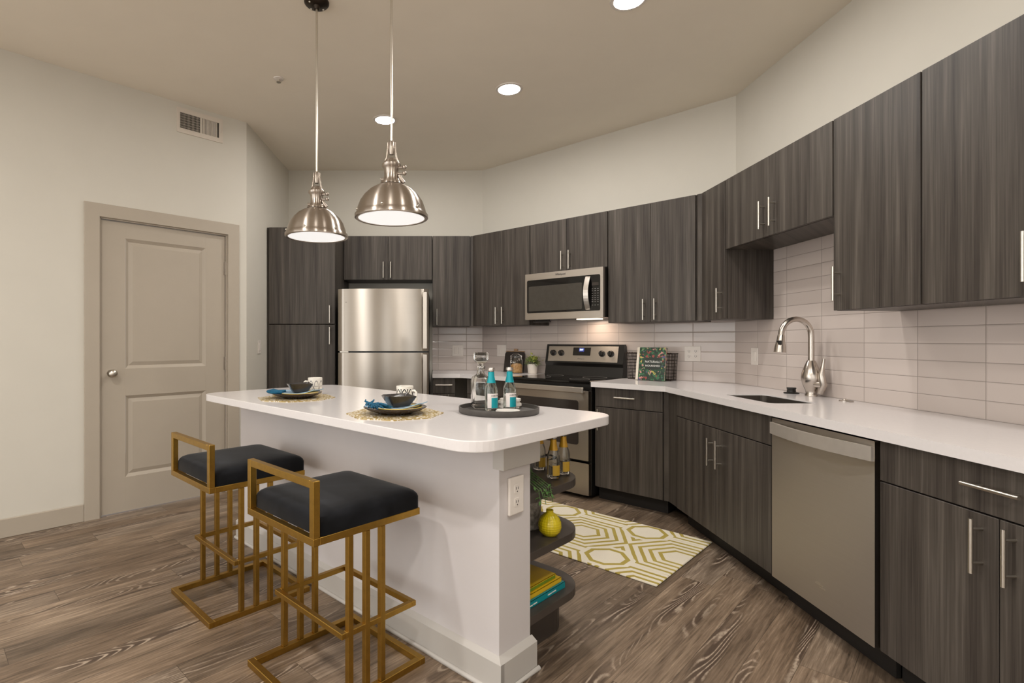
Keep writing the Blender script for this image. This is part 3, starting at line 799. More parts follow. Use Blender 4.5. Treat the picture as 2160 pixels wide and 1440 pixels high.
for A, B in zip(pts, pts[1:]):
    w = .020
    mb.poly([(A[0] - w, A[1], A[2]), (A[0] + w, A[1] + .006, A[2]), (A[0] + w, A[1] + .012, A[2]), (A[0] - w, A[1] + .010, A[2]), (B[0] - w, B[1], B[2]), (B[0] + w, B[1] + .006, B[2]), (B[0] + w, B[1] + .012, B[2]), (B[0] - w, B[1] + .010, B[2])],
            [(0, 1, 5, 4), (1, 2, 6, 5), (2, 3, 7, 6), (3, 0, 4, 7)], True)
mb.box(-2.222, -2.188, my - .014, my - .0025, 1.482, 1.496, .002, 1).box(-2.222, -2.188, my - .014, my - .0025, 1.744, 1.758, .002, 1)
mb.build('handle', M['steelh'], t)
cp = MB().box(-2.172, -2.112, my - .0040, my - .0027, 1.680, 1.704).build('display', M['ovenglass'], t)
mb = MB()
for r, z in enumerate((1.652, 1.636, 1.616, 1.596, 1.580, 1.564, 1.548, 1.520)):
    for c, x in enumerate((-2.167, -2.143, -2.119)):
        mb.box(x - .006, x + .006, my - .0033, my - .0027, z - .0022, z + .0022)
mb.build('keypad_marks', M['greytext'], t)
MB().text('Whirlpool', .024, at(-2.47, my - .0006, 1.799) @ FACE).build('brand_lettering', M['darkprint'], t)
MB().box(mx0 + .05, mx0 + .21, my + .05, my + .10, mz0 - .022, mz0 - .010, .002, 1).box(mx0 + .06, mx0 + .20, my + .08, my + .10, mz0 - .012, mz0 + .004).build('grease_filter', M['black'], t)
MB().box(-2.40, -2.20, my + .14, my + .24, mz0 - .006, mz0 + .004, .003, 1).build('hood_lamp', M['hood'], t)
x, y = dxy(-2.30, my + .24)
lamp('hood_light', (x, y, mz0 - .012), 1.1, .22, (1, .78, .6))

# ------------------------------------------------------------------ dishwasher
t = thing('dishwasher', 'stainless dishwasher with curved bar handle under the worktop right of the sink cabinet', 'dishwasher', ((DW0 + DW1) / 2, 1.9, 0), SINK)
MB().box(DW0 + .004, DW1 - .004, 1.625, XS - .02, .10, .872).build('body', M['black'], t)
dd = MB().prism(rrect(DW0 + .008, DW1 - .004, .112, .866, .004, 3), 0, .03, at(0, 1.622, 0) @ FACE).build('door', M['steeldw'], t)
pts = []
n = 16
o1 = [(DW0 + .010 + (DW1 - DW0 - .016) * i / n, 1.592 - .012 - .034 * math.sin(PI * i / n)) for i in range(n + 1)]
MB().prism(o1 + [(p[0], p[1] + .012) for p in reversed(o1)], .792, .846, smooth=False).build('handle', M['dwbar'], dd)
mb = MB().box(-2.238, -2.196, 1.5905, 1.5922, .213, .217).box(-2.212, -2.182, 1.5905, 1.5922, .205, .209)
mb.box(-2.230, -2.208, 1.5905, 1.5922, .2195, .2225)
mb.build('badge', M['nickel'], dd)
MB().box(DW0 + .006, DW1 - .006, 1.672, 1.69, 0, .10).build('toe_kick', M['toe'], t)

# ------------------------------------------------------------------ island
ia0, ia1, ib0, ib1 = -3.27, -1.075, 1.245, 2.18
t = thing('kitchen_island', 'white painted kitchen island with quartz top and open dark end shelves', 'kitchen island', (-2.2, 1.7, 0), DIAG)
MB().prism(rrect(ia0, ia1, ib0, ib1, .11, 8), .876, .914, bev=.003).build('island_top', M['quartz'], t)
MB().box(-3.22, -1.17, 1.474, 1.662, 0, .875, .001, 1).build('island_wall', M['islandpaint'], t)
MB().box(-1.20, -1.150, 1.4734, 1.700, .775, .8755, .002, 1).build('corner_block', M['islandtrim'], t)
mb = MB()
prof = [(0, 0), (.020, 0), (.020, .105), (.008, .120), (0, .120)]
mb.box(-3.24, -1.145, 1.452, 1.474, 0, .106, .001, 1).box(-1.170, -1.145, 1.453, 1.672, 0, .106, .001, 1)
mb.poly([(-3.24, 1.474, .121), (-1.17, 1.474, .121), (-1.145, 1.452, .106), (-3.24, 1.452, .106), (-1.17, 1.672, .121), (-1.145, 1.672, .106), (-3.24, 1.474, .106), (-1.17, 1.474, .1059), (-1.17, 1.672, .1059)],
        [(0, 1, 2, 3), (1, 4, 5, 2), (0, 3, 6), (4, 8, 5)])
mb.build('island_baseboard', M['islandtrim'], t)
MB().tube([(-3.24, 1.449, .006), (-1.141, 1.449, .006), (-1.141, 1.676, .006)], .010, 8).build('shoe_moulding', M['islandtrim'], t)
MB().box(-3.20, -1.52, 1.664, 2.12, .10, .875).box(-3.20, -1.52, 1.664, 2.05, 0, .10).build('island_cabinet', M['cab'], t)
for i, z in enumerate((.647, .428, .184)):
    MB().prism(rrect(-1.519, -1.172, 1.664, 2.115, [0, .0, .17, 0], 12), z - .032, z, bev=.0015).build('end_shelf', M['shelf'], t)
MB().prism(rrect(-1.519, -1.235, 1.664, 2.05, [0, 0, .12, 0], 8), 0, .151).build('plinth', M['shelf'], t)
MB().box(-1.519, -1.475, 1.664, 1.682, .185, .875).build('shelf_back', M['shelf'], t)

def outlet(label, rot, x, y, z, w, h, sockets, name='wall_outlet', switch=False, horiz=False, cat='outlet'):
    t = thing(name, label, cat, (x, y, z), rot)
    MB().box(x - w / 2, x + w / 2, y - .006, y - .0004, z - h / 2, z + h / 2, .002, 2).build('cover_plate', M['whiteplastic'], t)
    for sx in sockets:
        if switch:
            MB().box(x + sx - .016, x + sx + .016, y - .0095, y - .005, z - .033, z + .033, .002, 1).build('rocker', M['whiteplastic'], t)
            continue
        for dz in (-.02, .02):
            s = MB().prism(rrect(-.0165, .0165, -.0135, .0135, .006, 3), 0, .002, at(x + sx, y - .0055, z + dz) @ FACE).build('socket', M['whiteplastic'], t)
            MB().box(x + sx - .0075, x + sx - .005, y - .0083, y - .0074, z + dz - .003, z + dz + .007).box(x + sx + .005, x + sx + .0075, y - .0083, y - .0074, z + dz - .003, z + dz + .006).cyl((x + sx, y - .0083, z + dz - .008), (x + sx, y - .0074, z + dz - .008), .0025, 8).build('socket_slots', M['slot'], s)
    return t
YT = YF - .01; BTT = BR - .01; XT = XS - .01
outlet('white double switch plate on the tile beside the refrigerator', 0, .210, YT, 1.124, .118, .118, (-.023, .023), 'light_switch', True, cat='light switch')
outlet('white switch plate on the tile behind the slate board, left of the range', DIAG, -3.412, BTT, 1.126, .118, .118, (-.023, .023), 'light_switch', True, cat='light switch')
outlet('white double outlet on the tile right of the wire basket', DIAG, -1.526, BTT, 1.128, .120, .118, (-.025, .025))
outlet('white single switch plate on the tile left of the faucet', SINK, -3.69, XT, 1.122, .078, .118, (0,), 'light_switch', True, cat='light switch')
outlet('small white switch plate on the wall left of the pantry', PI / 2, 4.74, -cx0, 1.172, .075, .118, (0,), 'light_switch', True, cat='light switch')
# outlet in the end of the island: seen from +a, so its frame is turned a quarter
t = thing('wall_outlet', 'tall white outlet plate on the end of the island', 'outlet', (0, 0, .672), 0)
t.location = (*R2(DIAG, -1.17, 1.563), .672); t.rotation_euler = (0, 0, DIAG + PI / 2)
ORG[t.name] = Vector((0, 0, 0))
MB().box(-.043, .043, -.012, -.0003, -.068, .068, .004, 2).build('cover_plate', M['whiteplastic'], t)
for dz in (-.024, .024):
    s = MB().prism(rrect(-.0165, .0165, -.0155, .0155, .006, 3), 0, .002, at(0, -.0115, dz) @ FACE).build('socket', M['whiteplastic'], t)
    MB().box(-.0075, -.005, -.0143, -.0134, dz - .002, dz + .008).box(.005, .0075, -.0143, -.0134, dz - .002, dz + .007).cyl((0, -.0143, dz - .009), (0, -.0134, dz - .009), .0028, 8).build('socket_slots', M['slot'], s)

# ------------------------------------------------------------------ bar stools (frame DIAG: x along island, y towards it)
def stool(da, label):
    a0, a1, b0, b1, b2 = -1.931 + da, -1.469 + da, .910, 1.372, 1.400
    t = thing('bar_stool', label, 'bar stool', ((a0 + a1) / 2, 1.14, 0), DIAG, 'bar stools at the island')
    w = .025; h = w / 2
    A0, A1, B0, B1, B2 = a0 + h, a1 - h, b0 + h, b1 - h, b2 - h
    mb = MB().bar((A0, B0, h), (A1, B0, h), w).bar((A0, B2, h), (A1, B2, h), w).bar((A0, B0 + w, h), (A0, B2 - w, h), w).bar((A1, B0 + w, h), (A1, B2 - w, h), w)
    mb.build('base_frame', M['gold'], t)
    zs = .589
    mb = MB().bar((A0, B0, zs), (A1, B0, zs), w).bar((A0, B1, zs), (A1, B1, zs), w).bar((A0, B0 + w, zs), (A0, B1 - w, zs), w).bar((A1, B0 + w, zs), (A1, B1 - w, zs), w)
    mb.build('seat_frame', M['gold'], t)
    for A in (A0, A1):
        for b in (1.057, 1.128, 1.196): MB().bar((A, b, w + .0125), (A, b, zs - w - .0005), w - .004, 0.024).build('leg', M['gold'], t)
    zf = .246; wf = .020
    f0, f1 = 1.030, 1.345
    o_ = .0
    mb = MB().bar((A0 - .0, f0, zf), (A1 + .0, f0, zf), wf).bar((A0, f1, zf), (A1, f1, zf), wf).bar((A0, f0 + wf, zf), (A0, f1 - wf, zf), wf).bar((A1, f0 + wf, zf), (A1, f1 - wf, zf), wf)
    mb.build('footrest', M['gold'], t)
    zt = .785 - h
    mb = MB().bar((A0, B0, zs + w), (A0, B0, zt), w).bar((A1, B0, zs + w), (A1, B0, zt), w).bar((A0 + w, B0, zt), (A1 - w, B0, zt), w)
    mb.build('back_rail', M['gold'], t)
    b = bmesh.new(); rings = []
    cx, cy, sx, sy, z0 = (a0 + a1) / 2, (b0 + w + b1 + .006) / 2, (a1 - a0 - .001) / 2, (b1 - b0 - w + .004) / 2, zs + h + .0005
    for ins, q, zz in ((.0, .024, 0), (0, .024, .008), (0, .024, .042), (.003, .026, .052), (.010, .028, .061), (.022, .03, .068), (.045, .03, .0735), (.08, .03, .077), (.12, .03, .0785), (.17, .02, .079)):
        rings.append([b.verts.new((p[0], p[1], z0 + zz)) for p in rrect(cx - sx + ins, cx + sx - ins, cy - sy + ins, cy + sy - ins, q, 5)])
    for A, B in zip(rings, rings[1:]):
        for i in range(len(A)): b.faces.new((A[i], A[(i + 1) % len(A)], B[(i + 1) % len(A)], B[i])).smooth = True
    b.faces.new(rings[-1]).smooth = True; b.faces.new(rings[0])
    m = MB(); m._merge(b)
    m.build('seat_cushion', M['velvet'], t)
stool(0, 'gold framed bar stool with black cushion, nearest the camera end of the island')
stool(-.822, 'gold framed bar stool with black cushion, farther along the island towards the door')

# ------------------------------------------------------------------ rug
mb = MB().box(-2.62, -1.102, 2.645, 3.465, .0005, .009, .003, 1)
rg = solo(mb, 'runner_rug', M['rug'], 'cream runner rug with gold octagon lines on the floor before the range', 'rug', (-1.145, 3.07, 0), DIAG)

# ------------------------------------------------------------------ ceiling things
for (x, y), lab in zip(((-.437, 4.368), (.514, 3.832), (1.017, 2.825)), ('glowing recessed ceiling light behind the pendant rods', 'glowing recessed ceiling light in the middle of the ceiling, above the range', 'glowing recessed ceiling light cut by the top of the frame')):
    t = thing('recessed_light', lab, 'ceiling light', (x, y, ZC), 0, 'recessed ceiling lights')
    MB().lathe([(.078, ZC - .0004), (.098, ZC - .0004), (.096, ZC - .006), (.078, ZC - .008)], (x, y, 0), 32, close=True).build('trim_ring', M['whiteplastic'], t)
    MB().lathe([(0, ZC - .005), (.0775, ZC - .005), (.0775, ZC - .001), (0, ZC - .001)], (x, y, 0), 32).build('lens', M['disc'], t)
t = thing('sprinkler_head', 'small white sprinkler cover on the ceiling left of the pendants', 'sprinkler', (-1.105, 3.68, ZC))
MB().lathe([(0, ZC - .0004), (.036, ZC - .0004), (.034, ZC - .006), (.02, ZC - .010), (0, ZC - .010)], (-1.105, 3.68, 0), 20).build('cover', M['whiteplastic'], t)
MB().cyl((-1.105, 3.68, ZC - .010), (-1.105, 3.68, ZC - .026), .009, 10).cyl((-1.105, 3.68, ZC - .026), (-1.105, 3.68, ZC - .029), .016, 12).build('deflector', M['nickel'], t)

def pendant(x, y, label):
    zr = 1.782
    t = thing('pendant_lamp', label, 'pendant lamp', (x, y, zr), 0, 'brushed nickel pendant lamps')
    P = lambda pr: [(r, zr + z) for r, z in pr]
    cn = MB().lathe([(0, ZC - .0004), (.066, ZC - .0004), (.066, ZC - .008), (.058, ZC - .016), (.018, ZC - .022), (.012, ZC - .040), (0, ZC - .040)], (x, y, 0), 28).build('canopy', M['darkmetal'], t)
    for a in (.9, 2.47, 4.0): MB().sphere((x + .045 * math.cos(a), y + .045 * math.sin(a), ZC - .019), .006, 8).build('screw', M['nickel'], cn)
    MB().cyl((x, y, zr + .30), (x, y, ZC - .038), .0062, 12).build('rod', M['nickel'], t)
    sh = MB().lathe(P([(.150, .004), (.160, .002), (.166, .006), (.166, .020), (.160, .026), (.157, .034), (.153, .050), (.142, .080), (.123, .108), (.098, .132), (.070, .149), (.050, .156), (.044, .160), (.043, .158), (.050, .153), (.068, .146), (.096, .129), (.120, .106), (.139, .078), (.150, .049), (.154, .03), (.150, .020)]), (x, y, 0), 56, close=True).build('shade', M['brushed'], t)
    for k in range(6):
        a = k * PI / 3 + .35
        MB().sphere((x + .158 * math.cos(a), y + .158 * math.sin(a), zr + .036), .006, 8).build('rivet', M['nickel'], sh)
    MB().lathe(P([(0, .006), (.1495, .006), (.1495, .012), (0, .012)]), (x, y, 0), 48).build('diffuser', M['lampwhite'], t)
    MB().lathe(P([(0, .158), (.052, .158), (.050, .166), (.038, .176), (.034, .185), (.033, .226), (.038, .234), (.044, .240), (.044, .250), (.036, .256), (.033, .262), (.022, .275), (0, .278)]), (x, y, 0), 28).build('socket_cup', M['brushed'], t)
    y1 = MB()
    for s in (-1, 1):
        y1.tube([(x + s * .034, y, zr + .252), (x + s * .022, y, zr + .280), (x + s * .017, y, zr + .315), (x + s * .015, y, zr + .350)], .0048, 8)
    y1.cyl((x - .02, y, zr + .325), (x + .02, y, zr + .325), .005, 8).lathe(P([(0, .295), (.010, .295), (.013, .31), (.013, .35), (.008, .356), (0, .356)]), (x, y, 0), 14)
    y1.build('yoke', M['brushed'], t)
    for z in (.205, .232):
        kn = MB().cyl((x + .030, y - .01, zr + z), (x + .058, y - .018, zr + z), .005, 8)
        kn.sphere((x + .060, y - .018, zr + z), .010, 10)
        kn.build('thumb_screw', M['brushed'], t)
    MB().tube([(x + .036, y - .015, zr + .196), (x + .044, y - .016, zr + .180), (x + .058, y - .016, zr + .163)], .008, 8).build('socket_bracket', M['brushed'], t)
    MB().cyl((x - .030, y, zr + .182), (x - .048, y, zr + .182), .008, 8).build('thumb_screw', M['brushed'], t)
pendant(-.652, 2.85, 'brushed nickel dome pendant hung lower in view, over the door end of the island')
pendant(-.2115, 2.41, 'brushed nickel dome pendant nearer the range, hung over the middle of the island')

# ------------------------------------------------------------------ air register on the door wall
t = thing('air_register', 'white air register high on the wall above the door', 'vent', (DX - .376, DY, 2.92), DOORW)
vx0, vx1, vz0, vz1 = DX - .552, DX - .202, 2.822, 3.012
MB().prism(rrect(vx0, vx1, vz0, vz1, .004, 2), 0, .008, at(0, DY - .0004, 0) @ FACE, holes=[rrect(vx0 + .022, vx1 - .03, vz0 + .035, vz1 - .035, .001, 1)]).build('register_frame', M['ventwhite'], t)
MB().box(vx0 + .020, vx1 - .028, DY - .0015, DY - .0008, vz0 + .033, vz1 - .033).build('duct_shade_sheet', M['ventdark'], t)  # flat dark sheet on the wall, painted shade behind the grille
mb = MB(); mb2 = MB()
xm = vx0 + .178
for i in range(16):
    x = vx0 + .028 + i * .0095
    mb.box(x, x + .0014, DY - .006, DY - .002, vz0 + .034, vz1 - .034)
for i in range(6): mb.box(vx0 + .024, xm, DY - .004, DY - .0025, vz0 + .048 + i * .019, vz0 + .0492 + i * .019)
for i in range(12):
    x = xm + .006 + i * .0105
    mb2.box(x, x + .0062, DY - .007, DY - .003, vz0 + .034, vz1 - .034)
mb.box(xm - .004, xm + .005, DY - .0075, DY - .002, vz0 + .034, vz1 - .034)
mb.build('grille', M['ventwhite'], t); mb2.build('damper_blades', M['ventwhite'], t)
MB().box(vx1 - .020, vx1 - .014, DY - .014, DY - .008, 2.90, 2.945, .001, 1).build('damper_lever', M['ventwhite'], t)

# ------------------------------------------------------------------ table settings on the island
TZ = .9142
def octa(x, y, r, z0, z1, rot=PI / 8, n=8):
    return MB().prism([(x + r * math.cos(rot + 2 * PI * i / n), y + r * math.sin(rot + 2 * PI * i / n)) for i in range(n)], z0, z1)
def setting(x, y, which, mug_xy, style, mug_rot):
    side = ('at the setting nearer the tray', 'at the setting nearer the door')[which]
    solo(octa(x, y, .212, TZ, TZ + .003, .06), 'placemat', M['placemat'], 'octagonal gold lattice placemat on the island ' + side, 'placemat', (x, y, TZ), 0, 'gold placemats')
    z = TZ + .0035
    solo(MB().lathe([(0, z), (.075, z), (.08, z + .004), (.115, z + .014), (.136, z + .025), (.138, z + .028), (.134, z + .029), (.112, z + .019), (.078, z + .009), (0, z + .007)], (x, y, 0), 40), 'dinner_plate', M['plate'], 'dark brown dinner plate on the gold placemat ' + side, 'plate', (x, y, z), 0, 'dark dinner plates')
    z += .0075
    px, py = x + .012, y
    solo(MB().lathe([(0, z), (.06, z), (.098, z + .013), (.108, z + .020), (.106, z + .022), (.096, z + .016), (.058, z + .005), (0, z + .004)], (px, py, 0), 36), 'salad_plate', M['yellowplate'], 'mustard yellow salad plate stacked on the dark plate ' + side, 'plate', (px, py, z), 0, 'yellow salad plates')
    # napkin: pale blue cloth across the plates, teal knotted end hanging at the left
    t = thing('napkin', ('pale blue napkin with frayed teal knot under the bowl nearer the tray', 'pale blue napkin with folded teal end under the bowl nearer the door')[which], 'napkin', (x, y, z + .03), 0, 'blue napkins')
    b = bmesh.new()
    n = 14; rows = []
    for i in range(n + 1):
        u = i / n
        xx = x - .105 + .225 * u
        half = .055 + .012 * math.sin(5 * u)
        zz = z + .0165 + .0015 * math.sin(9 * u) + .012 * (abs(xx - x) / .11) ** 3
        rows.append([b.verts.new((xx + .02 * (k - 1), y + (k - 1) * half, zz + .003 * math.sin(3 * k + 7 * u))) for k in range(3)])
    for A, B in zip(rows, rows[1:]):
        for k in range(2): b.faces.new((A[k], A[k + 1], B[k + 1], B[k])).smooth = True
    r = bmesh.ops.extrude_face_region(b, geom=b.faces[:])
    for g in r['geom']:
        if isinstance(g, bmesh.types.BMVert): g.co.z += .004
    mb = MB(); mb._merge(b); mb.build('cloth', M['blue'], t)
    mb = MB(); rnd = random.Random(5 + which)
    if which == 0:
        mb.sphere((x - .108, y - .012, z + .030), .015, 10, sc=(1.5, 1.1, .8))
        for k in range(44):
            a0 = Vector((x - .100 + rnd.uniform(-.022, .03), y - .02 + rnd.uniform(-.01, .012), z + rnd.uniform(.026, .034)))
            d = Vector((rnd.uniform(-.012, .07), -rnd.uniform(.02, .062), -rnd.uniform(-.002, .010)))
            mb.tube([a0, a0 + d * .5 + Vector((0, 0, rnd.uniform(.0, .006))), a0 + d], [.005, .0045, .0025], 6)
        for sx in (-.132, -.096): mb.tube([(x - .110, y - .005, z + .034), (x + sx, y + .0, z + .044), (x + sx + .003, y + .006, z + .049)], [.005, .004, .003], 6)
    else:
        for k in range(5):
            y0 = y - .052 + .018 * k
            mb.tube([(x - .060, y0 - .02, z + .026), (x - .10, y0 - .030, z + .028 - .001 * k), (x - .130, y0 - .02, z + .031), (x - .145, y0, z + .030)], [.009, .011, .010, .007], 8)
    mb.build('knot', M['tealcloth'], t, 'teal knotted end')
    # square bowl with flared rim
    z += .0225
    bx, by = x + .015, y + .005
    def sq(h, q): return [(R2(.42, px_, py_)[0] + bx, R2(.42, px_, py_)[1] + by) for px_, py_ in rrect(-h, h, -h, h, q, 5)]
    b = bmesh.new(); rings = []
    for h, q, zz in ((.036, .009, z), (.041, .010, z + .004), (.054, .011, z + .026), (.063, .011, z + .046), (.059, .010, z + .046), (.050, .010, z + .026), (.036, .009, z + .006)):
        rings.append([b.verts.new((p[0], p[1], zz + (.004 * math.sin(4 * k / 24 * PI) if zz > z + .045 else 0))) for k, p in enumerate(sq(h, q))])
    m_ = len(rings[0])
    for A, B in zip(rings, rings[1:]):
        for i in range(m_): b.faces.new((A[i], A[(i + 1) % m_], B[(i + 1) % m_], B[i])).smooth = True
    b.faces.new(rings[0]); b.faces.new(rings[-1])
    mb = MB(); mb._merge(b)
    solo(mb, 'bowl', M['bowl'], 'square charcoal bowl on the napkin ' + side, 'bowl', (bx, by, z), 0, 'charcoal bowls')
    mx, my_ = mug_xy
    t = thing('mug', ('white mug with bold dark arch pattern behind the bowl nearer the tray', 'white mug with fine grey ring pattern behind the bowl nearer the door')[which], 'mug', (mx, my_, TZ), 0, 'patterned mugs')
    MB().lathe([(0, TZ), (.036, TZ), (.0405, TZ + .004), (.0415, TZ + .05), (.0415, TZ + .099), (.0395, TZ + .1005), (.0375, TZ + .099), (.0375, TZ + .008), (0, TZ + .006)], (mx, my_, 0), 36).build('cup', M['mug%d' % style], t)
    c, s = math.cos(mug_rot), math.sin(mug_rot)
    hp = [(.040, .078), (.056, .080), (.066, .072), (.066, .036), (.058, .026), (.040, .026)]
    MB().tube([(mx + r * c, my_ + r * s, TZ + zz) for r, zz in hp], .0055, 8).build('handle', M['mugplain'], t)
setting(-.187, 2.315, 0, (-.160, 2.56), 0, -.55)
setting(-.784, 2.944, 1, (-.722, 3.117), 1, PI + .35)

# ------------------------------------------------------------------ tray with decanter, bottles and coasters
tx, ty = .270, 2.36
solo(MB().lathe([(0, TZ), (.172, TZ), (.177, TZ + .004), (.178, TZ + .026), (.172, TZ + .026), (.170, TZ + .010), (.168, TZ + .008), (0, TZ + .008)], (tx, ty, 0), 64), 'round_tray', M['tray'], 'round dark tray near the corner of the island top', 'tray', (tx, ty, TZ))
tz = TZ + .0084
def bottle(x, y, z, h, r, gm, foil, cap, lab, block, label, group, head, text, turn=.5):
    t = thing('tonic_bottle', label, 'bottle', (x, y, z), 0, group)
    k = h / .19
    out = [(0, z), (r * .92, z), (r, z + .004), (r, z + .085 * k), (r * .94, z + .1 * k), (r * .62, z + .128 * k), (r * .46, z + .15 * k), (r * .43, z + .176 * k), (r * .50, z + .177 * k), (r * .50, z + .184 * k), (r * .42, z + .186 * k)]
    inn = [(max(q - .0022, 0), zz) for q, zz in reversed(out[3:])] + [(r - .0025, z + .012), (0, z + .010)]
    MB().lathe(out + inn, (x, y, 0), 28).build('glass', gm, t)
    MB().lathe([(r * .70 + .0006, z + .122 * k), (r * .63 + .0006, z + .129 * k), (r * .47 + .0006, z + .151 * k), (r * .445 + .0006, z + .170 * k), (r * .43 + .0003, z + .170 * k), (r * .45, z + .151 * k), (r * .62, z + .129 * k)], (x, y, 0), 28, close=True).build('neck_foil', foil, t)
    MB().lathe([(0, z + .1875 * k), (r * .50, z + .1875 * k), (r * .56, z + .184 * k), (r * .58, z + .1765 * k), (r * .53, z + .1765 * k), (r * .52, z + .186 * k), (0, z + .1864 * k)], (x, y, 0), 20).build('cap', cap, t)
    a = math.atan2(-y, -x) + turn
    lb = MB().arc(x, y, r + .0003, a - 1.1, a + .95, z + .014 * k, z + .076 * k, 18).build('paper_label', lab, t)
    MB().arc(x, y, r + .0012, a - .45, a + .75, z + .014 * k, z + .058 * k, 12).build('label_block', block, lb, 'coloured label block')
    aa = a + .15
    MB().text(text, .0085 * k, at(x + (r + .0016) * math.cos(aa), y + (r + .0016) * math.sin(aa), z + .067 * k, aa + PI / 2) @ FACE, .0002).build('label_lettering', M['darkprint'], lb)
    return t
bottle(.236, 2.355, tz, .192, .0285, M['bottle'], M['teal'], M['silver'], M['label'], M['teal'], 'teal-labelled tonic bottle beside the decanter on the tray', 'teal tonic bottles', 0, 'FEVER-TREE')
bottle(.322, 2.388, tz, .192, .0285, M['bottle'], M['teal'], M['silver'], M['label'], M['teal'], 'teal-labelled tonic bottle between the stacked and the single coaster', 'teal tonic bottles', 0, 'FEVER-TREE')
dxp, dyp = .198, 2.455
t = thing('decanter', 'square clear glass whisky decanter with stopper on the tray', 'decanter', (dxp, dyp, tz))
def sqring(b, h, q, z, rot=.12):
    return [b.verts.new((dxp + R2(rot, p[0], p[1])[0], dyp + R2(rot, p[0], p[1])[1], z)) for p in rrect(-h, h, -h, h, q, 4)]
b = bmesh.new()
rings = [sqring(b, h, q, tz + zz) for h, q, zz in ((.036, .008, 0), (.0415, .010, .006), (.0415, .010, .125), (.036, .012, .143), (.020, .0198, .155), (.0165, .0163, .172), (.0185, .0183, .182), (.022, .0218, .190), (.017, .0168, .192), (.013, .0128, .17), (.016, .0158, .156), (.031, .012, .138), (.0365, .010, .120), (.0365, .010, .03), (.030, .010, .022))]
m_ = len(rings[0])
for A, B in zip(rings, rings[1:]):
    for i in range(m_): b.faces.new((A[i], A[(i + 1) % m_], B[(i + 1) % m_], B[i])).smooth = True
b.faces.new(rings[0]); b.faces.new(rings[-1])
mb = MB(); mb._merge(b); mb.build('vessel', M['glass'], t)
b = bmesh.new()
rings = [sqring(b, h, q, tz + zz) for h, q, zz in ((.010, .0098, .178), (.0125, .0123, .194), (.014, .0138, .205), (.024, .006, .212), (.032, .008, .222), (.032, .010, .250), (.027, .010, .256))]
for A, B in zip(rings, rings[1:]):
    for i in range(m_): b.faces.new((A[i], A[(i + 1) % m_], B[(i + 1) % m_], B[i])).smooth = True
b.faces.new(rings[0]); b.faces.new(rings[-1])
mb = MB(); mb._merge(b); mb.build('stopper', M['glass'], t)
solo(octa(.303, 2.296, .054, tz, tz + .010, .1), 'coaster', M['marble'], 'single white octagonal coaster at the front of the tray', 'coaster', (.303, 2.296, tz), 0, 'white coasters on the tray')
for k, lab in enumerate(('lowest white coaster in the stack behind the tonic bottle', 'second lowest white coaster in the stack behind the tonic bottle', 'upper white coaster in the stack, just under the topmost one', 'topmost white coaster in the stack behind the tonic bottle')):
    ox, oy = (.0, .006, -.003, .003)[k], (.0, -.003, .002, 0)[k]
    solo(octa(.333 + ox, 2.466 + oy, .050, tz + .0104 * k, tz + .010 + .0104 * k, .1 + .25 * k), 'coaster', M['marble'], lab, 'coaster', (.333, 2.466, tz + .0104 * k), 0, 'white coasters on the tray')

# ------------------------------------------------------------------ things on the end shelves (frame DIAG)
def dab(a, b): return R2(DIAG, a, b)
for (a, b, lab) in ((-1.258, 1.957, 'yellow-labelled tonic bottle at the front of the upper island shelf'), (-1.265, 2.048, 'yellow-labelled tonic bottle at the rounded outer edge of the upper island shelf'), (-1.385, 2.040, 'yellow-labelled tonic bottle at the back of the upper island shelf')):
    x, y = dab(a, b)
    bottle(x, y, .6474, .183, .0275, M['amber'], M['yellowfoil'], M['silver'], M['amber'], M['yellowlabel'], lab, 'yellow tonic bottles', 0, 'FEVER-TREE', .35)
def leaf(mb, p, d, L, w, droop=.3, up=Vector((0, 0, 1))):
    d = d.normalized(); s = d.cross(up)
    if s.length < 1e-3: s = Vector((1, 0, 0))
    s.normalize()
    dz = Vector((0, 0, -droop * L))
    q = [p, p + d * L * .35 + s * w, p + d * L * .35 - s * w, p + d * L * .7 + s * w * .8 + dz * .3, p + d * L * .7 - s * w * .8 + dz * .3, p + d * L + dz, p + d * L * .35 + dz * .05 - up * w * .25, p + d * L * .7 + dz * .35 - up * w * .2]
    mb.poly(q, [(0, 1, 6), (0, 6, 2), (1, 3, 7, 6), (6, 7, 4, 2), (3, 5, 7), (7, 5, 4)], True)
# trailing plant
px, py = dab(-1.315, 1.765)
t = thing('potted_trailing_plant', 'green trailing plant spilling over the upper island shelf beside the post', 'plant', (px, py, .6474))
MB().lathe([(0, .6475), (.038, .6475), (.048, .70), (.050, .715), (.045, .715), (.043, .70), (0, .698)], (px, py, 0), 20).build('pot', M['concrete'], t)
mb = MB(); rnd = random.Random(3)
for k in range(18):
    a = rnd.uniform(0, 2 * PI); L = rnd.uniform(.03, .06)
    pts = [Vector((px, py, .71)), Vector((px + .03 * math.cos(a), py + .03 * math.sin(a), .735 + rnd.uniform(0, .03)))]
    e = pts[-1] + Vector((math.cos(a), math.sin(a), 0)) * L * .6
    pts.append(Vector((e.x, e.y, rnd.uniform(.67, .74))))
    mb.tube(pts, .0012, 5)
    for j in range(7):
        u = j / 6
        p = pts[1].lerp(pts[2], u)
        leaf(mb, p, Vector((rnd.uniform(-1, 1), rnd.uniform(-1, 1), rnd.uniform(-.2, .6))), rnd.uniform(.018, .03), .006)
fa, fb = R2(DIAG, 1, 0)
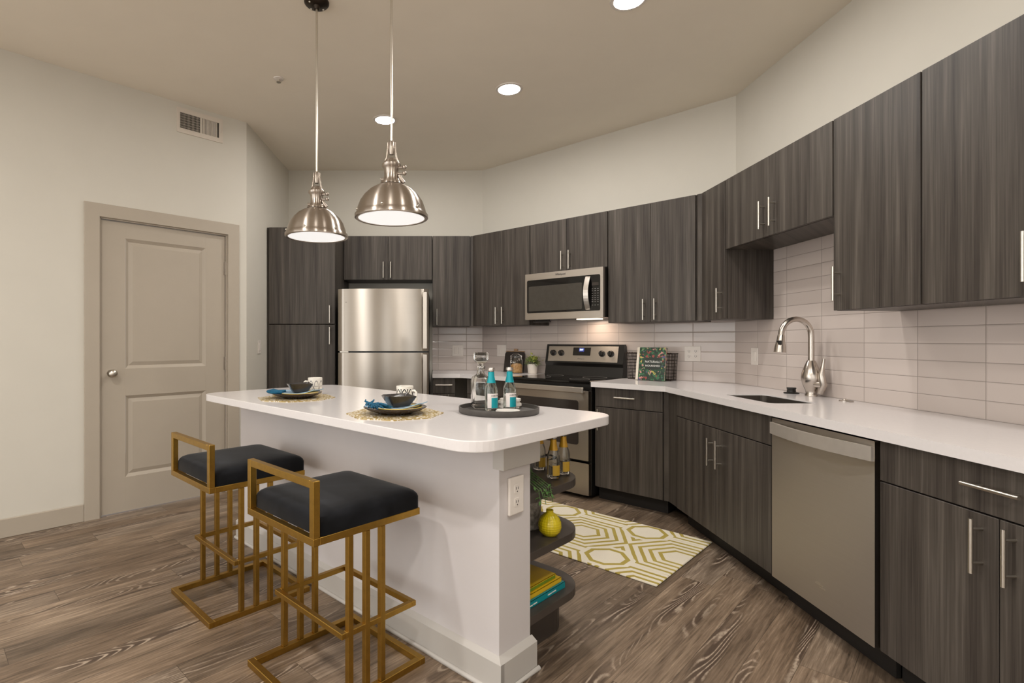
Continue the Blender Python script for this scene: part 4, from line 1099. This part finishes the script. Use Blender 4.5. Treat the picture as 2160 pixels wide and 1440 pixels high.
for k in range(6):      # stems trailing along and over the shelf edge, towards the camera
    b0 = 1.70 + .016 * k
    P = [Vector((*dab(-1.30, b0), .72)), Vector((*dab(-1.24, b0 + .005), .70)), Vector((*dab(-1.165, b0 + .01), .66)), Vector((*dab(-1.155, b0 + .012), .66 - rnd.uniform(.02, .07)))]
    mb.tube(P, .0013, 5)
    for A, B in zip(P, P[1:]):
        for j in range(4): leaf(mb, A.lerp(B, j / 4), Vector((rnd.uniform(-1, 1), rnd.uniform(-1, 1), rnd.uniform(-.3, .5))), rnd.uniform(.014, .024), .005)
mb.build('foliage', M['leafdark'], t)
# planter below
px, py = dab(-1.36, 1.90)
t = thing('planter', 'grey ribbed concrete planter on the middle island shelf behind the yellow vase', 'planter', (px, py, .4284))
MB().lathe([(0, .4285), (.060, .4285), (.063, .433), (.066, .545), (.062, .548), (.058, .545), (.056, .53), (0, .53)], (px, py, 0), 32).build('pot', M['concrete'], t)
MB().lathe([(0, .5302), (.0555, .5302), (.05, .536), (0, .540)], (px, py, 0), 20).build('soil', M['soil'], t)
px, py = dab(-1.226, 1.880)
solo(MB().lathe([(0, .4283), (.020, .4283), (.030, .431), (.044, .448), (.048, .466), (.0465, .485), (.038, .503), (.024, .516), (.0145, .523), (.0155, .533), (.0125, .533), (.0105, .524), (.016, .514), (.03, .500), (.04, .47), (.0, .435)], (px, py, 0), 40), 'vase', M['vase'], 'round yellow textured vase on the middle island shelf', 'vase', (px, py, .4284))
def book(label, a0, a1, b0, b1, z0, z1, cover, group, extra=None):
    """book lying flat; its spine is on the +a side"""
    t = thing('book', label, 'book', ((a0 + a1) / 2, (b0 + b1) / 2, z0), DIAG, group)
    MB().box(a0 + .004, a1 - .002, b0 + .004, b1 - .004, z0 + .0025, z1 - .0025).build('pages', M['paper'], t)
    cv = MB().box(a0, a1, b0, b1, z0, z0 + .0022).box(a0, a1, b0, b1, z1 - .0022, z1).box(a1 - .0022, a1, b0, b1, z0, z1).build('cover', cover, t)
    return t, cv
GB = 'books on the lowest island shelf'
bz = .1844
t, cv = book('teal book at the bottom of the stack on the lowest island shelf', -1.42, -1.212, 1.70, 1.975, bz, bz + .026, M['bookt'], GB)
SPN = lambda b, z, a: Matrix.Translation((a, b, z)) @ Matrix.Rotation(PI / 2, 4, 'Z') @ FACE
mb = MB()
for b0_, b1_, z_ in ((1.715, 1.738, .009), (1.742, 1.768, .010), (1.845, 1.872, .012), (1.877, 1.905, .0125)): mb.box(-1.2119, -1.2114, b0_, b1_, bz + z_ - .0025, bz + z_ + .0025)
mb.build('spine_marks', M['whiteprint'], cv)
t, cv = book('yellow book in the middle of the stack on the lowest island shelf', -1.42, -1.222, 1.695, 1.962, bz + .0264, bz + .046, M['booky'], GB)
t, cv = book('yellow and green book with grey cover picture atop the stack on the lowest island shelf', -1.425, -1.232, 1.69, 1.935, bz + .0464, bz + .066, M['booky'], GB)
MB().box(-1.2318, -1.2312, 1.70, 1.93, bz + .050, bz + .062).build('spine_band', M['bookg'], cv, 'green spine band')
MB().prism([(-1.33 + .055 * math.cos(k * PI / 8) * (1 + .2 * math.sin(3 * k)), 1.79 + .065 * math.sin(k * PI / 8) * (1 + .15 * math.cos(2 * k))) for k in range(16)], bz + .0661, bz + .0666).build('cover_picture', M['bookgrey'], cv, 'grey cover picture')

# ------------------------------------------------------------------ things on the back worktops
WZ = .9142
t = thing('chalkboard', 'dark slate serving board with wooden top leaning on the tile left of the range', 'board', (-3.21, 4.29, WZ), DIAG)
LEAN = Matrix.Translation((0, 4.285, WZ)) @ Matrix.Rotation(-.16, 4, 'X')
MB().prism(rrect(-3.345, -3.105, 0, .205, [.0, .0, .028, .028], 6), -.012, 0, LEAN @ FACE).build('slate', M['slate'], t)
MB().box(-3.335, -3.115, -.006, .020, .206, .214, .002, 1, M=LEAN).box(-3.24, -3.20, -.004, .016, .214, .236, .004, 2, M=LEAN).build('wooden_edge', M['woodlight'], t)
ja, jb = -3.11, 4.19
t = thing('glass_jar', 'clear clip-top glass jar half full of crackers before the slate board', 'jar', (ja, jb, WZ), DIAG)
MB().lathe([(0, WZ), (.058, WZ), (.062, WZ + .005), (.062, WZ + .125), (.050, WZ + .145), (.050, WZ + .158), (.047, WZ + .158), (.047, WZ + .144), (.0585, WZ + .123), (.0585, WZ + .008), (0, WZ + .006)], (ja, jb, 0), 36).build('glass', M['glass'], t)
MB().lathe([(0, WZ + .007), (.057, WZ + .007), (.057, WZ + .078), (.040, WZ + .092), (0, WZ + .098)], (ja, jb, 0), 28).build('crackers', M['snack'], t)
MB().lathe([(0, WZ + .1585), (.053, WZ + .1585), (.053, WZ + .170), (.045, WZ + .177), (0, WZ + .178)], (ja, jb, 0), 28).build('lid', M['glass'], t)
MB().tube([(ja + .062, jb - .01, WZ + .13), (ja + .066, jb - .01, WZ + .165), (ja + .03, jb - .012, WZ + .186), (ja - .03, jb - .012, WZ + .186), (ja - .066, jb - .01, WZ + .165), (ja - .062, jb - .01, WZ + .13)], .002, 6).build('wire_bail', M['nickel'], t)
mb = MB()
for x_, z_, w_, h_ in ((-.022, .112, .004, .022), (-.014, .121, .014, .004), (-.012, .103, .012, .004), (.006, .110, .004, .018), (.016, .106, .016, .004), (.030, .108, .012, .003)): mb.box(ja + x_ - w_ / 2, ja + x_ + w_ / 2, jb - .0640, jb - .0628, WZ + z_ - h_ / 2, WZ + z_ + h_ / 2)
mb.build('label_marks', M['whiteprint'], t)
pa, pb = -2.955, 4.235
t = thing('potted_plant', 'small leafy green plant in white pot left of the range', 'plant', (pa, pb, WZ), DIAG)
MB().lathe([(0, WZ), (.040, WZ), (.043, WZ + .003), (.050, WZ + .092), (.047, WZ + .093), (.045, WZ + .084), (0, WZ + .083)], (pa, pb, 0), 28).build('pot', M['whitepot'], t)
MB().lathe([(0, WZ + .0832), (.0445, WZ + .0832), (.04, WZ + .088), (0, WZ + .090)], (pa, pb, 0), 16).build('soil', M['soil'], t)
for nm, mt, n, sd in (('foliage', 'leaf', 230, 11), ('leaf_tips', 'leafpale', 80, 12)):
    mb = MB(); rnd = random.Random(sd)
    for k in range(n):
        a = rnd.uniform(0, 2 * PI); el = rnd.uniform(-.1, 1.3)
        d = Vector((math.cos(a) * math.cos(el), math.sin(a) * math.cos(el) * .7, math.sin(el)))
        base = Vector((pa, pb, WZ + .095)) + Vector((d.x, d.y, d.z * .9)) * rnd.uniform(.02, .075 if mt == 'leaf' else .09)
        if mt == 'leafpale': base += Vector((.02, 0, .012))
        leaf(mb, base, d + Vector((rnd.uniform(-.5, .5), rnd.uniform(-.5, .5), rnd.uniform(-.3, .5))), rnd.uniform(.022, .036), .0075, .25)
    mb.build(nm, M[mt], t)
# wire basket
k0, k1, kb0, kb1, kz1 = -2.005, -1.632, 4.205, 4.325, 1.128
t = thing('wire_basket', 'dark wire basket against the tile right of the range', 'basket', ((k0 + k1) / 2, (kb0 + kb1) / 2, WZ), DIAG)
mb = MB(); r = .0016; zb = WZ + .004; ins = .012
nx = 17; nz = 8; ny = 5
def bx(u, z, back): # slightly tapering wall
    f = (z - zb) / (kz1 - zb); i = ins * (1 - f)
    return (k0 + i + (k1 - k0 - 2 * i) * u, (kb1 - i * .5) if back else (kb0 + i), z)
for s in (0, 1):
    for i in range(nx + 1):
        mb.tube([bx(i / nx, zb, s), bx(i / nx, kz1, s)], r, 5)
    for j in range(1, nz):
        z = zb + (kz1 - zb) * j / nz
        mb.tube([bx(0, z, s), bx(1, z, s)], r, 5)
for u in (0, 1):
    for i in range(1, ny):
        A0, A1 = bx(u, zb, 0), bx(u, zb, 1); B0, B1 = bx(u, kz1, 0), bx(u, kz1, 1); f = i / ny
        mb.tube([Vector(A0).lerp(Vector(A1), f), Vector(B0).lerp(Vector(B1), f)], r, 5)
    for j in range(1, nz):
        z = zb + (kz1 - zb) * j / nz
        mb.tube([bx(u, z, 0), bx(u, z, 1)], r, 5)
for i in range(nx + 1): mb.tube([bx(i / nx, zb, 0), bx(i / nx, zb, 1)], r, 5)
mb.build('wire_mesh', M['wire'], t)
mb = MB()
for z, rr_ in ((kz1, .0045), (zb, .004)):
    P = [bx(0, z, 0), bx(1, z, 0), bx(1, z, 1), bx(0, z, 1)]
    for A, B in zip(P, P[1:] + P[:1]): mb.tube([A, B], rr_, 6)
for i in range(nx): mb.tube([Vector(bx((i + .0) / nx, kz1, 0)), Vector(bx((i + .5) / nx, kz1, 0)) + Vector((0, -.003, .007)), Vector(bx((i + 1.) / nx, kz1, 0))], .0022, 5)
mb.build('rim', M['wire'], t)
# cookbook leaning on the front of the basket
t = thing('cookbook', 'green illustrated cookbook leaning upright on the wire basket', 'book', (-1.82, 4.17, WZ), DIAG)
LB = Matrix.Translation((0, 4.130, WZ + .0043)) @ Matrix.Rotation(-.16, 4, 'X')
bx0, bx1, bh = -1.893, -1.662, .262
MB().box(bx0 + .003, bx1 - .004, .003, .021, .003, bh - .003, M=LB).build('pages', M['paper'], t)
cv = MB().box(bx0 + .022, bx1, 0, .0025, 0, bh, M=LB).box(bx0, bx1, .0215, .024, 0, bh, M=LB).build('cover', M['cookbook'], t)
MB().box(bx0, bx0 + .0216, 0, .0215, 0, bh, .003, 2, M=LB).build('spine', M['paper'], t, 'cream cloth spine')
MB().prism(rrect(bx0 + .066, bx1 - .030, .085, .180, .03, 5), 0, .0006, LB @ Matrix.Translation((0, -.0001, 0)) @ FACE).build('title_panel', M['panel'], cv)
mb = MB().text('NATURALLY', .024, LB @ Matrix.Translation((bx0 + .138, -.0010, .147)) @ FACE).text('NOURISHED', .021, LB @ Matrix.Translation((bx0 + .134, -.0010, .115)) @ FACE)
mb.build('title_lettering', M['whiteprint'], cv)
